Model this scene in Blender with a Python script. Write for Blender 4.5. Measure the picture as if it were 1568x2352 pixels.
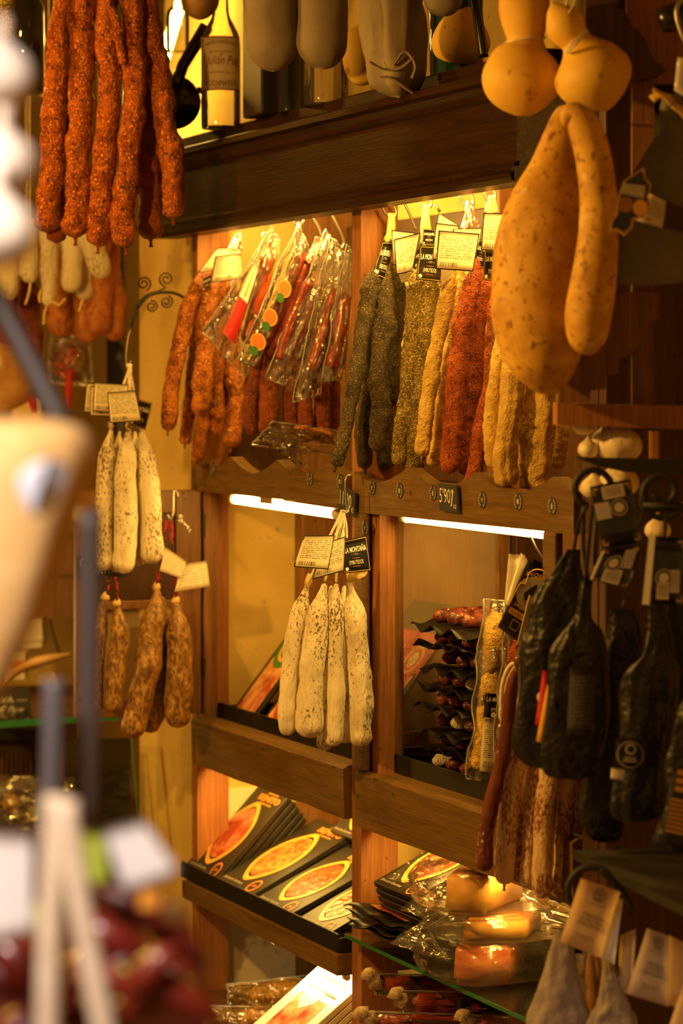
import bpy, bmesh, math, random
from mathutils import Vector, Matrix, noise as mnoise
random.seed(7)
SC = bpy.context.scene
COL = SC.collection
for _o in list(bpy.data.objects):
    bpy.data.objects.remove(_o)

# ------------------------------------------------------------------ camera
F = 6207.0                       # focal length in photo pixels (95 mm on a 36 mm tall frame)
TH = math.radians(23.2)          # angle between the view axis and the shelf front
HV, CU = 900.0, 784.0            # horizon row, centre column
VD = Vector((-math.cos(TH), math.sin(TH), 0)); RD = Vector((math.sin(TH), math.cos(TH), 0))
EYE = 1.55
_c = -4.4 * (VD + RD * (24 / F)); CAM = Vector((_c.x, _c.y, EYE))
cd = bpy.data.cameras.new('camera'); cam = bpy.data.objects.new('camera', cd); COL.objects.link(cam)
cam.location = CAM
cam.rotation_euler = (math.radians(90), 0, math.radians(90) - TH)
cd.sensor_width = 36; cd.sensor_fit = 'AUTO'; cd.lens = F * 36 / 2352
cd.shift_y = (HV - 1176) / 2352
cd.clip_start = 0.05; cd.clip_end = 100
cd.dof.use_dof = True; cd.dof.focus_distance = 4.15; cd.dof.aperture_fstop = 4.4
SC.camera = cam

# ------------------------------------------------------------------ light and exposure
w = bpy.data.worlds.new('warm_ambient'); SC.world = w; w.use_nodes = True  # uniform orange ambient fill for the shop
bg = w.node_tree.nodes['Background']; bg.inputs[0].default_value = (1.0, 0.47, 0.11, 1); bg.inputs[1].default_value = 0.17
SC.view_settings.view_transform = 'Standard'; SC.view_settings.look = 'None'
SC.view_settings.exposure = 0.55; SC.view_settings.gamma = 1; SC.view_settings.use_curve_mapping = False
SC.cycles.transparent_max_bounces = 40; SC.cycles.use_denoising = True
SC.cycles.max_bounces = 6; SC.cycles.diffuse_bounces = 3; SC.cycles.caustics_reflective = False; SC.cycles.caustics_refractive = False
SC.cycles.sample_clamp_indirect = 6
TUBE_COL = (1.0, 0.58, 0.11)
E_UP, E_MID, E_LOW, E_TOP = 95, 46, 66, 34

# added neutral fill spot brightening the near left goods (out of frame above the camera)
sl = bpy.data.lights.new('fill_spot', 'SPOT'); sl.energy = 105; sl.color = (1.0, .86, .76); sl.spot_size = math.radians(36); sl.spot_blend = .8; sl.shadow_soft_size = .12
so = bpy.data.objects.new('fill_spot', sl); COL.objects.link(so); so.location = (3.2, -1.95, 2.35)
so.rotation_euler = (Vector((2.30, -1.25, 1.25)) - Vector(so.location)).to_track_quat('-Z', 'Y').to_euler()

# ------------------------------------------------------------------ pixel helpers: a pixel gives a direction, a plane of the place gives the distance
def ray(u, v):
    d = VD * F + RD * (u - CU); return Vector((d.x, d.y, HV - v))
def at(u, v, Y):                 # on the plane y = Y (parallel to the shelf front)
    d = ray(u, v); t = (Y - CAM.y) / d.y; return CAM + d * t
def px(u, v, X):                 # on the plane x = X (across the shelf)
    d = ray(u, v); t = (X - CAM.x) / d.x; return CAM + d * t
def ad(u, v, dist):              # at a distance along the view axis
    return CAM + ray(u, v) * (dist / F)
def xu(u, Y=0.0): return at(u, HV, Y).x
def dep(p): return (p - CAM).dot(VD)
def lerp(a, b, t): return a + (b - a) * t

# ------------------------------------------------------------------ materials
MATS = {}
def base(name):
    m = bpy.data.materials.new(name); m.use_nodes = True; MATS[name] = m
    nt = m.node_tree; return m, nt, nt.nodes['Principled BSDF']
def nn(nt, t, **kw):
    n = nt.nodes.new('ShaderNode' + t)
    for k, v in kw.items():
        if isinstance(k, str) and k.startswith('i_'):
            n.inputs[int(k[2:])].default_value = v
        else: setattr(n, k, v)
    return n
def C4(c): return (c[0], c[1], c[2], 1)
def ramp(nt, fac, stops):
    r = nn(nt, 'ValToRGB'); e = r.color_ramp.elements
    e[0].position, e[0].color = stops[0][0], C4(stops[0][1]); e[1].position, e[1].color = stops[-1][0], C4(stops[-1][1])
    for p, c in stops[1:-1]:
        x = e.new(p); x.color = C4(c)
    nt.links.new(fac, r.inputs[0]); return r.outputs[0]
def mixc(nt, fac, a, b, mode='MIX'):
    m = nn(nt, 'MixRGB', blend_type=mode)
    for i, x in ((0, fac), (1, a), (2, b)):
        if hasattr(x, 'links'): nt.links.new(x, m.inputs[i])
        elif isinstance(x, (int, float)): m.inputs[i].default_value = x
        else: m.inputs[i].default_value = C4(x)
    return m.outputs[0]
def mth(nt, op, a, b=None, c=None):
    m = nn(nt, 'Math', operation=op)
    for i, x in enumerate((a, b, c)):
        if x is None: continue
        if hasattr(x, 'links'): nt.links.new(x, m.inputs[i])
        else: m.inputs[i].default_value = x
    return m.outputs[0]
def coords(nt, stretch=(1, 1, 1), kind='Object', rnd=True):
    tc = nn(nt, 'TexCoord'); mp = nn(nt, 'Mapping'); mp.inputs['Scale'].default_value = stretch
    nt.links.new(tc.outputs[kind], mp.inputs[0])
    if rnd:
        oi = nn(nt, 'ObjectInfo'); ml = mth(nt, 'MULTIPLY', oi.outputs['Random'], 17.0)
        cb = nn(nt, 'CombineXYZ')
        for i in range(3): nt.links.new(ml, cb.inputs[i])
        nt.links.new(cb.outputs[0], mp.inputs['Location'])
    return mp.outputs[0]
def tnoise(nt, co, scale, detail=3, rough=.55, dist=0):
    n = nn(nt, 'TexNoise'); n.inputs['Scale'].default_value = scale; n.inputs['Detail'].default_value = detail
    n.inputs['Roughness'].default_value = rough; n.inputs['Distortion'].default_value = dist
    nt.links.new(co, n.inputs['Vector']); return n.outputs[0]
def plain(name, c, rough=.5, metal=0, spec=.5, coat=0, emit=None, es=0, alpha=None):
    m, nt, b = base(name)
    b.inputs['Base Color'].default_value = C4(c); b.inputs['Roughness'].default_value = rough
    b.inputs['Metallic'].default_value = metal; b.inputs['Specular IOR Level'].default_value = spec
    b.inputs['Coat Weight'].default_value = coat
    if emit: b.inputs['Emission Color'].default_value = C4(emit); b.inputs['Emission Strength'].default_value = es
    return m
def noisy(name, c1, c2, scale=20, detail=4, stretch=(1, 1, 1), rough=.6, lo=.35, hi=.65, specks=(), bump=0, bscale=200, bdist=.002,
          bstretch=None, vor=0, spec=.4, coat=0, kind='Object', sheen=0, rvar=0):
    m, nt, b = base(name); co = coords(nt, stretch, kind)
    f = tnoise(nt, co, scale, detail)
    c = ramp(nt, f, [(lo, c1), (hi, c2)])
    for (sc, ss, sl, sh) in specks:          # colour, scale, low, high
        c2_ = coords(nt, (1, 1, 1), kind)
        s = tnoise(nt, c2_, ss, 2, .6)
        fac = ramp(nt, s, [(sl, (0, 0, 0)), (sh, (1, 1, 1))])
        c = mixc(nt, fac, c, sc)
    nt.links.new(c, b.inputs['Base Color'])
    b.inputs['Roughness'].default_value = rough; b.inputs['Specular IOR Level'].default_value = spec
    b.inputs['Coat Weight'].default_value = coat; b.inputs['Sheen Weight'].default_value = sheen
    if rvar:
        nt.links.new(mth(nt, 'MULTIPLY_ADD', f, rvar, rough - rvar / 2), b.inputs['Roughness'])
    if bump:
        bc = coords(nt, bstretch or (1, 1, 1), kind)
        if vor:
            v = nn(nt, 'TexVoronoi'); v.inputs['Scale'].default_value = bscale; nt.links.new(bc, v.inputs['Vector']); h = v.outputs[0]
        else: h = tnoise(nt, bc, bscale, 3)
        bp = nn(nt, 'Bump'); bp.inputs['Strength'].default_value = bump; bp.inputs['Distance'].default_value = bdist
        nt.links.new(h, bp.inputs['Height']); nt.links.new(bp.outputs[0], b.inputs['Normal'])
    return m
def wood(name, c1, c2, axis='x', rough=.4, coat=0, spec=.4, fine=1.0):
    s = {'x': (1.2, 22, 22), 'y': (22, 1.2, 22), 'z': (22, 22, 1.2)}[axis]
    m, nt, b = base(name); co = coords(nt, s)
    f = tnoise(nt, co, 2.2, 5, .6, 1.2)
    c = ramp(nt, f, [(.30, c1), (.52, tuple(lerp(a, q, .55) for a, q in zip(c1, c2))), (.72, c2)])
    co2 = coords(nt, tuple(q * 5 for q in s)); g = tnoise(nt, co2, 3.0, 3)
    c = mixc(nt, ramp(nt, g, [(.35, (.0, 0, 0)), (.75, (.55 * fine,) * 3)]), c, tuple(q * .45 for q in c1))
    k = tnoise(nt, coords(nt, (1, 1, 1)), 55, 1); c = mixc(nt, ramp(nt, k, [(.74, (0, 0, 0)), (.78, (.8, .8, .8))]), c, tuple(q * .25 for q in c1))
    nt.links.new(c, b.inputs['Base Color'])
    nt.links.new(mth(nt, 'MULTIPLY_ADD', g, .25, rough - .1), b.inputs['Roughness']); b.inputs['Specular IOR Level'].default_value = spec
    b.inputs['Coat Weight'].default_value = coat; b.inputs['Coat Roughness'].default_value = .22
    bp = nn(nt, 'Bump'); bp.inputs['Strength'].default_value = .25; bp.inputs['Distance'].default_value = .002
    nt.links.new(g, bp.inputs['Height']); nt.links.new(bp.outputs[0], b.inputs['Normal'])
    return m
def film(name, tint=(1, 1, 1), haze=.05, hazecol=(1, .95, .85), rough=.07, bscale=60, bstr=.6, edge=1.0, fbase=.03):
    m, nt, b = base(name); nt.nodes.remove(b); out = nt.nodes['Material Output']
    tr = nn(nt, 'BsdfTransparent'); tr.inputs[0].default_value = C4(tint)
    gl = nn(nt, 'BsdfGlossy'); gl.inputs['Roughness'].default_value = rough
    df = nn(nt, 'BsdfTranslucent'); df.inputs[0].default_value = C4(hazecol)
    d2 = nn(nt, 'BsdfDiffuse'); d2.inputs[0].default_value = C4(hazecol)
    bp = nn(nt, 'Bump'); bp.inputs['Strength'].default_value = bstr; bp.inputs['Distance'].default_value = .004
    nt.links.new(tnoise(nt, coords(nt), bscale, 3, .6, .8), bp.inputs['Height'])
    nt.links.new(bp.outputs[0], gl.inputs['Normal'])
    fr = nn(nt, 'Fresnel'); fr.inputs[0].default_value = 1.45; nt.links.new(bp.outputs[0], fr.inputs['Normal'])
    fac = mth(nt, 'MULTIPLY_ADD', fr.outputs[0], edge, fbase)
    hz = nn(nt, 'MixShader'); hz.inputs[0].default_value = .5; nt.links.new(df.outputs[0], hz.inputs[1]); nt.links.new(d2.outputs[0], hz.inputs[2])
    m1 = nn(nt, 'MixShader'); m1.inputs[0].default_value = haze; nt.links.new(tr.outputs[0], m1.inputs[1]); nt.links.new(hz.outputs[0], m1.inputs[2])
    m2 = nn(nt, 'MixShader'); nt.links.new(fac, m2.inputs[0]); nt.links.new(m1.outputs[0], m2.inputs[1]); nt.links.new(gl.outputs[0], m2.inputs[2])
    nt.links.new(m2.outputs[0], out.inputs[0]); return m
def emitter(name, c, s):
    m, nt, b = base(name); nt.nodes.remove(b); e = nn(nt, 'Emission'); e.inputs[0].default_value = C4(c); e.inputs[1].default_value = s
    nt.links.new(e.outputs[0], nt.nodes['Material Output'].inputs[0]); return m
def printed(name, paper, ink, rows=16, border=True, barcode=True, amount=.75, rough=.28):
    """a label card: border line, rows of small print, barcode; UV 0..1, v up"""
    m, nt, b = base(name); tc = nn(nt, 'TexCoord'); sp = nn(nt, 'SeparateXYZ'); nt.links.new(tc.outputs['UV'], sp.inputs[0])
    U, V = sp.outputs[0], sp.outputs[1]
    row = mth(nt, 'MULTIPLY', V, rows); fr = mth(nt, 'FRACT', row)
    inrow = mth(nt, 'LESS_THAN', fr, .52)
    cb = nn(nt, 'CombineXYZ'); nt.links.new(mth(nt, 'MULTIPLY', U, 46), cb.inputs[0]); nt.links.new(mth(nt, 'MULTIPLY', mth(nt, 'FLOOR', row), 7.3), cb.inputs[1])
    ns = nn(nt, 'TexNoise'); ns.inputs['Scale'].default_value = 1.0; ns.inputs['Detail'].default_value = 1; nt.links.new(cb.outputs[0], ns.inputs['Vector'])
    txt = mth(nt, 'MULTIPLY', inrow, mth(nt, 'GREATER_THAN', ns.outputs[0], .47))
    box = lambda u0, u1, v0, v1: mth(nt, 'MULTIPLY', mth(nt, 'MULTIPLY', mth(nt, 'GREATER_THAN', U, u0), mth(nt, 'LESS_THAN', U, u1)), mth(nt, 'MULTIPLY', mth(nt, 'GREATER_THAN', V, v0), mth(nt, 'LESS_THAN', V, v1)))
    txt = mth(nt, 'MULTIPLY', txt, box(.08, .92, .26 if barcode else .1, .86))
    txt = mth(nt, 'MULTIPLY', txt, amount)
    if barcode:
        c2 = nn(nt, 'CombineXYZ'); nt.links.new(mth(nt, 'MULTIPLY', U, 70), c2.inputs[0])
        n2 = nn(nt, 'TexNoise'); n2.inputs['Scale'].default_value = 1.0; n2.inputs['Detail'].default_value = 0; nt.links.new(c2.outputs[0], n2.inputs['Vector'])
        bar = mth(nt, 'MULTIPLY', mth(nt, 'GREATER_THAN', n2.outputs[0], .5), box(.08, .58, .08, .2))
        txt = mth(nt, 'MAXIMUM', txt, bar)
    if border:
        e = mth(nt, 'MAXIMUM', mth(nt, 'ABSOLUTE', mth(nt, 'SUBTRACT', U, .5)), mth(nt, 'ABSOLUTE', mth(nt, 'SUBTRACT', V, .5)))
        txt = mth(nt, 'MAXIMUM', txt, mth(nt, 'GREATER_THAN', e, .47))
    nt.links.new(mixc(nt, txt, paper, ink), b.inputs['Base Color'])
    b.inputs['Roughness'].default_value = rough; b.inputs['Specular IOR Level'].default_value = .5
    return m
M = MATS

# ------------------------------------------------------------------ mesh helpers
def obj(name, me, mat=None, parent=None, origin=None, smooth=True):
    """me: Mesh or (verts, faces[, uvs]) in world metres; the origin moves to the piece's own place"""
    if isinstance(me, tuple):
        vs, fs = me[0], me[1]
        if origin is None and vs:
            o = sum((Vector(v) for v in vs), Vector()) / len(vs); origin = Vector((o.x, o.y, min(v[2] for v in vs)))
        origin = Vector(origin or (0, 0, 0))
        d = bpy.data.meshes.new(name); d.from_pydata([Vector(v) - origin for v in vs], [], fs)
        if len(me) > 2 and me[2]:
            uv = d.uv_layers.new(name='UVMap')
            for lp in d.loops: uv.data[lp.index].uv = me[2][lp.vertex_index]
        d.validate(); d.update(); me = d
    else: origin = Vector(origin or (0, 0, 0))
    if smooth:
        for p in me.polygons: p.use_smooth = True
    if mat is not None: me.materials.append(M[mat] if isinstance(mat, str) else mat)
    o = bpy.data.objects.new(name, me); COL.objects.link(o)
    if parent is not None:
        o.parent = parent; o.location = origin - WORLD_LOC.get(parent.name, Vector())
    else: o.location = origin
    WORLD_LOC[o.name] = origin.copy()
    return o
WORLD_LOC = {}
def tag(o, label, cat, group=None):
    o['label'] = label; o['category'] = cat
    if group: o['group'] = group
    return o
def empty(name, loc, label=None, cat=None, group=None):
    o = bpy.data.objects.new(name, None); COL.objects.link(o); o.location = loc; o.empty_display_size = .05
    WORLD_LOC[o.name] = Vector(loc)
    if label: tag(o, label, cat, group)
    return o
def struct(o): o['kind'] = 'structure'; return o
def bm_box(a, b, bev=0):
    """axis-aligned box between corners a and b, bevelled"""
    bm = bmesh.new(); a, b = Vector(a), Vector(b)
    bmesh.ops.create_cube(bm, size=1)
    s = Vector((abs(b.x - a.x), abs(b.y - a.y), abs(b.z - a.z))); c = (a + b) / 2
    for v in bm.verts: v.co = Vector((v.co.x * s.x, v.co.y * s.y, v.co.z * s.z)) + c
    if bev:
        bmesh.ops.bevel(bm, geom=list(bm.edges), offset=min(bev, min(s) * .4), segments=2, profile=.5, affect='EDGES')
    return bm
def bm_out(bm):
    bm.verts.index_update(); r = ([v.co.copy() for v in bm.verts], [[v.index for v in f.verts] for f in bm.faces]); bm.free(); return r
def box(name, a, b, mat, parent=None, bev=.002):
    return obj(name, bm_out(bm_box(a, b, bev)), mat, parent, smooth=False)
def joined(*ms):
    V, Fc, U = [], [], []
    for m in ms:
        n = len(V); V += [Vector(v) for v in m[0]]; Fc += [[i + n for i in f] for f in m[1]]
        U += (m[2] if len(m) > 2 and m[2] else [(0, 0)] * len(m[0]))
    return V, Fc, U
def hexa(P0, ex, ey, ez, bev=.0):
    """box from a corner and three edge vectors"""
    bm = bmesh.new(); vs = [bm.verts.new(P0 + ex * i + ey * j + ez * k) for k in (0, 1) for j in (0, 1) for i in (0, 1)]
    for f in ((0, 2, 3, 1), (4, 5, 7, 6), (0, 1, 5, 4), (2, 6, 7, 3), (0, 4, 6, 2), (1, 3, 7, 5)): bm.faces.new([vs[i] for i in f])
    bmesh.ops.recalc_face_normals(bm, faces=bm.faces)
    if bev: bmesh.ops.bevel(bm, geom=list(bm.edges), offset=bev, segments=1, affect='EDGES')
    return bm_out(bm)
def crom(pts, n):
    """Catmull-Rom through (Vector, r) points"""
    P = [pts[0]] + list(pts) + [pts[-1]]; out = []; k = len(pts) - 1
    for i in range(n):
        t = i / (n - 1) * k; j = min(int(t), k - 1); t -= j
        a, b, c, d = P[j], P[j + 1], P[j + 2], P[j + 3]
        f = lambda p0, p1, p2, p3: .5 * ((2 * p1) + (p2 - p0) * t + (2 * p0 - 5 * p1 + 4 * p2 - p3) * t * t + (3 * p1 - p0 - 3 * p2 + p3) * t ** 3)
        out.append((f(a[0], b[0], c[0], d[0]), max(.0002, f(a[1], b[1], c[1], d[1]))))
    return out
def sweep(samples, seg=12, amp=0, freq=30, seed=0, flat=1.0, flatdir=None, wr=0, wfreq=(1, 1)):
    """skin a list of (point, radius); amp = lump size as a share of the radius"""
    V, Fc = [], []; n = len(samples); up = None
    for i, (p, r) in enumerate(samples):
        t = (samples[min(i + 1, n - 1)][0] - samples[max(i - 1, 0)][0]);
        if t.length < 1e-9: t = Vector((0, 0, -1))
        t.normalize()
        if up is None: up = t.orthogonal() if flatdir is None else (flatdir - t * flatdir.dot(t))
        up = (up - t * up.dot(t)); up.normalize(); s = t.cross(up)
        for k in range(seg):
            a = 2 * math.pi * k / seg; d = up * math.cos(a) * flat + s * math.sin(a)
            q = r
            if amp:
                w_ = p + d * r + Vector((seed * 3.1, seed * 1.7, 0))
                q = r * (1 + amp * mnoise.noise(w_ * freq) + amp * .5 * mnoise.noise(w_ * freq * 2.7))
            if wr: q *= 1 + wr * mnoise.noise(Vector((math.cos(a) * wfreq[0] + seed, math.sin(a) * wfreq[0], p.z * wfreq[1])))
            V.append(p + d * q)
    for i in range(n - 1):
        for k in range(seg):
            a, b = i * seg + k, i * seg + (k + 1) % seg
            Fc.append([a, b, b + seg, a + seg])
    V.append(samples[0][0]); V.append(samples[-1][0]); c0, c1 = len(V) - 2, len(V) - 1; L_ = (n - 1) * seg
    for k in range(seg):
        Fc.append([c0, (k + 1) % seg, k]); Fc.append([c1, L_ + k, L_ + (k + 1) % seg])
    return V, Fc
def line(pts, r, seg=6, n=None):
    ps = [(Vector(p), r) for p in pts]
    return sweep(crom(ps, n or max(2, (len(ps) - 1) * 5 + 1)) if len(ps) > 2 else ps, seg)
def lathe(base_p, prof, seg=28, axis=Vector((0, 0, 1)), amp=0, freq=8, seed=0):
    """prof: (height, radius) list along axis"""
    return sweep([(base_p + axis * h, max(r, .0003)) for h, r in prof], seg, amp, freq, seed)
def smoothprof(prof, n=40):
    c = crom([(Vector((h, 0, 0)), r) for h, r in prof], n); return [(p.x, r) for p, r in c]

# bilinear card on four corner points (TL, TR, BR, BL), thin but solid
class Card:
    def __init__(s, c, bow=0, nx=8, ny=6, th=.0006):
        s.c = [Vector(p) for p in c]; s.bow = bow; s.nx, s.ny, s.th = nx, ny, th
        s.n = ((s.c[1] - s.c[0]).cross(s.c[3] - s.c[0])).normalized()
        if s.n.dot(CAM - s.c[0]) < 0: s.n = -s.n
        s.w = ((s.c[1] - s.c[0]).length + (s.c[2] - s.c[3]).length) / 2; s.h = ((s.c[3] - s.c[0]).length + (s.c[2] - s.c[1]).length) / 2
    def P(s, u, v, off=0):           # v = 0 at the bottom
        a = s.c[3].lerp(s.c[2], u); b = s.c[0].lerp(s.c[1], u); p = a.lerp(b, v)
        return p + s.n * (off + s.bow * (1 - (2 * u - 1) ** 2))
    def mesh(s):
        V, Fc, U = [], [], []
        for side, off in ((0, s.th / 2), (1, -s.th / 2)):
            for j in range(s.ny + 1):
                for i in range(s.nx + 1):
                    V.append(s.P(i / s.nx, j / s.ny, off)); U.append((i / s.nx, j / s.ny))
        W = s.nx + 1; B = W * (s.ny + 1); idx = lambda i, j, k: k * B + j * W + i
        for j in range(s.ny):
            for i in range(s.nx):
                Fc.append([idx(i, j, 0), idx(i + 1, j, 0), idx(i + 1, j + 1, 0), idx(i, j + 1, 0)])
                Fc.append([idx(i, j, 1), idx(i, j + 1, 1), idx(i + 1, j + 1, 1), idx(i + 1, j, 1)])
        for j in range(s.ny):
            for i in (0, s.nx): Fc.append([idx(i, j, 0), idx(i, j + 1, 0), idx(i, j + 1, 1), idx(i, j, 1)])
        for i in range(s.nx):
            for j in (0, s.ny): Fc.append([idx(i, j, 0), idx(i, j, 1), idx(i + 1, j, 1), idx(i + 1, j, 0)])
        return V, Fc, U
    def patch(s, u0, v0, u1, v1, off=.0006, n=4):
        V, Fc, U = [], [], []
        for j in range(n + 1):
            for i in range(n + 1): V.append(s.P(lerp(u0, u1, i / n), lerp(v0, v1, j / n), off)); U.append((i / n, j / n))
        for j in range(n):
            for i in range(n): a = j * (n + 1) + i; Fc.append([a, a + 1, a + n + 2, a + n + 1])
        return V, Fc, U
    def disc(s, u, v, r, off=.0008, n=24, hole=0):   # r in metres
        V, Fc = [], []; ru, rv = r / s.w, r / s.h
        for k in range(n):
            a = 2 * math.pi * k / n
            V.append(s.P(u + ru * math.cos(a), v + rv * math.sin(a), off)); V.append(s.P(u + ru * hole * math.cos(a), v + rv * hole * math.sin(a), off))
        if hole: Fc = [[2 * k, 2 * ((k + 1) % n), 2 * ((k + 1) % n) + 1, 2 * k + 1] for k in range(n)]
        else: Fc = [[2 * k for k in range(n)]]; V = V
        if not hole: V = V[::2]; Fc = [list(range(n))]
        return V, Fc
TXT = {}
def text_geo(s, shear=0, bold=0):
    k = (s, shear, bold)
    if k not in TXT:
        cu = bpy.data.curves.new('t', 'FONT'); cu.body = s; cu.resolution_u = 2; cu.shear = shear; cu.offset = bold; cu.fill_mode = 'FRONT'
        o = bpy.data.objects.new('t', cu); COL.objects.link(o)
        dg = bpy.context.evaluated_depsgraph_get(); me = bpy.data.meshes.new_from_object(o.evaluated_get(dg))
        V = [v.co.copy() for v in me.vertices]; Fc = [list(p.vertices) for p in me.polygons]
        bpy.data.objects.remove(o); bpy.data.curves.remove(cu); bpy.data.meshes.remove(me)
        x0, x1 = min(v.x for v in V), max(v.x for v in V); y0, y1 = min(v.y for v in V), max(v.y for v in V)
        TXT[k] = ([((v.x - x0) / (x1 - x0), (v.y - y0) / (y1 - y0)) for v in V], Fc)
    return TXT[k]
def text_on(card, s, u0, v0, u1, v1, mat, parent, off=.001, shear=0, bold=0, arc=0, name='lettering'):
    V, Fc = text_geo(s, shear, bold)
    W = [card.P(lerp(u0, u1, a), lerp(v0, v1, b) + arc * (1 - (2 * a - 1) ** 2), off) for a, b in V]
    return obj(name, (W, Fc), mat, parent, smooth=False)
ORD = ['leftmost', 'second', 'third', 'fourth', 'fifth', 'sixth', 'seventh', 'eighth', 'ninth', 'tenth', 'eleventh', 'twelfth']
def nth(i, n):
    if i == 0: return 'leftmost'
    if i == n - 1: return 'rightmost'
    return ORD[i] + ' from the left'
# ------------------------------------------------------------------ shared materials
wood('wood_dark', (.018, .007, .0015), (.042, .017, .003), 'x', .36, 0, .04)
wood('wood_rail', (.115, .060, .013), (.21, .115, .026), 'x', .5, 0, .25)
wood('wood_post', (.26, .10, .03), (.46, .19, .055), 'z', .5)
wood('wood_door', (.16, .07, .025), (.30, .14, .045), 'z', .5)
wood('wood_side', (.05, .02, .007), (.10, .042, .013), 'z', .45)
wood('wood_shelf', (.13, .065, .028), (.25, .12, .045), 'x', .5)
noisy('plaster', (.56, .39, .10), (.70, .51, .15), 7, 6, rough=.85, specks=[((.40, .32, .18), 38, .66, .74)], bump=.25, bscale=60, bdist=.003)
noisy('plaster_peeled', (.34, .25, .13), (.74, .64, .42), 5.5, 6, lo=.49, hi=.53, rough=.9, bump=.4, bscale=50, bdist=.003)
noisy('floor_tile', (.25, .17, .11), (.32, .22, .14), 4, 3, rough=.5)
plain('tray_black', (.012, .010, .007), .5, spec=.25)
plain('iron', (.012, .010, .009), .6)
plain('steel', (.36, .33, .28), .4, .9)
plain('chalkboard', (.03, .03, .028), .75)
plain('chalk', (.72, .70, .64), .9)
plain('ink_black', (.012, .012, .012), .6)
plain('card_black', (.012, .011, .010), .22, coat=.4)
plain('white_ink', (.80, .76, .68), .6)
plain('grey_ink', (.42, .37, .30), .6)
plain('gold_ink', (.75, .42, .06), .5)
plain('orange_ink', (.75, .22, .04), .5)
plain('red_ink', (.55, .02, .015), .5)
plain('green_ink', (.06, .20, .03), .5)
plain('paper_white', (.82, .79, .72), .7)
emitter('tube_up', TUBE_COL, E_UP); emitter('tube_mid', (1.0, .58, .11), E_MID); emitter('tube_low', TUBE_COL, E_LOW); emitter('tube_white', (1.0, .68, .26), 75); emitter('bulb_top', TUBE_COL, E_TOP)
emitter('bulb_fill', (1.0, .50, .075), 420); emitter('bulb_low', (1.0, .50, .075), 1500); emitter('bulb_wall_fill', (1.0, .50, .085), 75)
plain('tube_cap', (.75, .70, .6), .4)
film('mesh_screen', (.62, .56, .44), .16, (.55, .45, .28), .5, 900, .3, .3)

def screen_mat():
    m, nt, b = base('wire_mesh'); nt.nodes.remove(b); tc = nn(nt, 'TexCoord'); sp = nn(nt, 'SeparateXYZ'); nt.links.new(tc.outputs['Object'], sp.inputs[0])
    g = lambda o: mth(nt, 'LESS_THAN', mth(nt, 'FRACT', mth(nt, 'MULTIPLY', o, 480)), .3)
    f = mth(nt, 'MAXIMUM', mth(nt, 'MAXIMUM', g(sp.outputs[1]), g(sp.outputs[2])), 0)
    tr = nn(nt, 'BsdfTransparent'); df = nn(nt, 'BsdfDiffuse'); df.inputs[0].default_value = (.36, .28, .16, 1)
    mx = nn(nt, 'MixShader'); nt.links.new(f, mx.inputs[0]); nt.links.new(tr.outputs[0], mx.inputs[1]); nt.links.new(df.outputs[0], mx.inputs[2])
    nt.links.new(mx.outputs[0], nt.nodes['Material Output'].inputs[0])
screen_mat()

# ------------------------------------------------------------------ the room
Z_BEAM0, Z_BEAM1 = at(808, 478, -.045).z, at(808, 262, -.045).z
YB = .32                                     # back wall
XL0, XL1 = xu(440), xu(453)                  # left post
XC0, XC1 = xu(807), xu(829)                  # centre post
XR0, XR1 = xu(1335), xu(1372)                # right post
WL = -1.16                                   # left end of the plaster pier
struct(box('floor', (-6.5, -4.5, -.05), (6, 3, 0), 'floor_tile', bev=0))
struct(box('ceiling', (-6.5, -2.2, 3.0), (6, 3, 3.08), 'plaster', bev=0))
struct(box('wall_back', (XL0 - .02, YB, 0), (6, YB + .1, 3), 'plaster', bev=0))
struct(box('wall_left', (WL, .03, 0), (XL0 - .001, .6, 2.02), 'plaster', bev=.01))
struct(box('wall_left_upper', (WL - .6, .30, 2.02), (XL0 - .02, .6, 3), 'plaster', bev=.0))
struct(box('wall_bay_side', (XL0, .064, 0), (XL0 + .012, .205, 1.96), 'plaster', bev=0))
struct(box('wall_bay_side_low', (XL0 + .0125, .066, .3), (XL0 + .015, .205, .80), 'plaster_peeled', bev=0))
struct(box('wall_far', (-6.5, 1.6, 0), (WL, 1.7, 3), 'plaster', bev=0))
struct(box('wall_end', (-6.6, -4, 0), (-6.5, 1.7, 3), 'plaster', bev=0))

# ------------------------------------------------------------------ the wooden display shelf: frame
shelf = empty('display_shelf', (0, .15, 0), 'tall built-in wooden display shelf with two bays against plaster wall', 'shelf')
ZT = Z_BEAM1 + .02
def part(nm, a, b, mat, bev=.002, par=None): return box(nm, a, b, mat, par or shelf, bev)
part('front_post', (XL0, 0, 0), (XL1, .064, Z_BEAM0 + .03), 'wood_post')
part('front_post', (XC0, 0, 0), (XC1, .066, Z_BEAM0 + .03), 'wood_post')
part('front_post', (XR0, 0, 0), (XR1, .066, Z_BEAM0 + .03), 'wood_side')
part('rear_post', (XL0 + .013, .206, 0), (XL0 + .05, YB, 2), 'wood_door')
xr = xu(1140, .29); part('rear_post', (xr, .27, 0), (xr + .05, YB, 2), 'wood_post')
part('rear_post', (XR0, .27, 0), (XR1, YB, 2), 'wood_post')
part('rear_rail', (XL0 + .05, .295, 1.80), (XR1, YB, 1.865), 'wood_side')
zs1, zs0 = at(862, 1775, 0).z, at(836, 1897, 0).z
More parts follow.
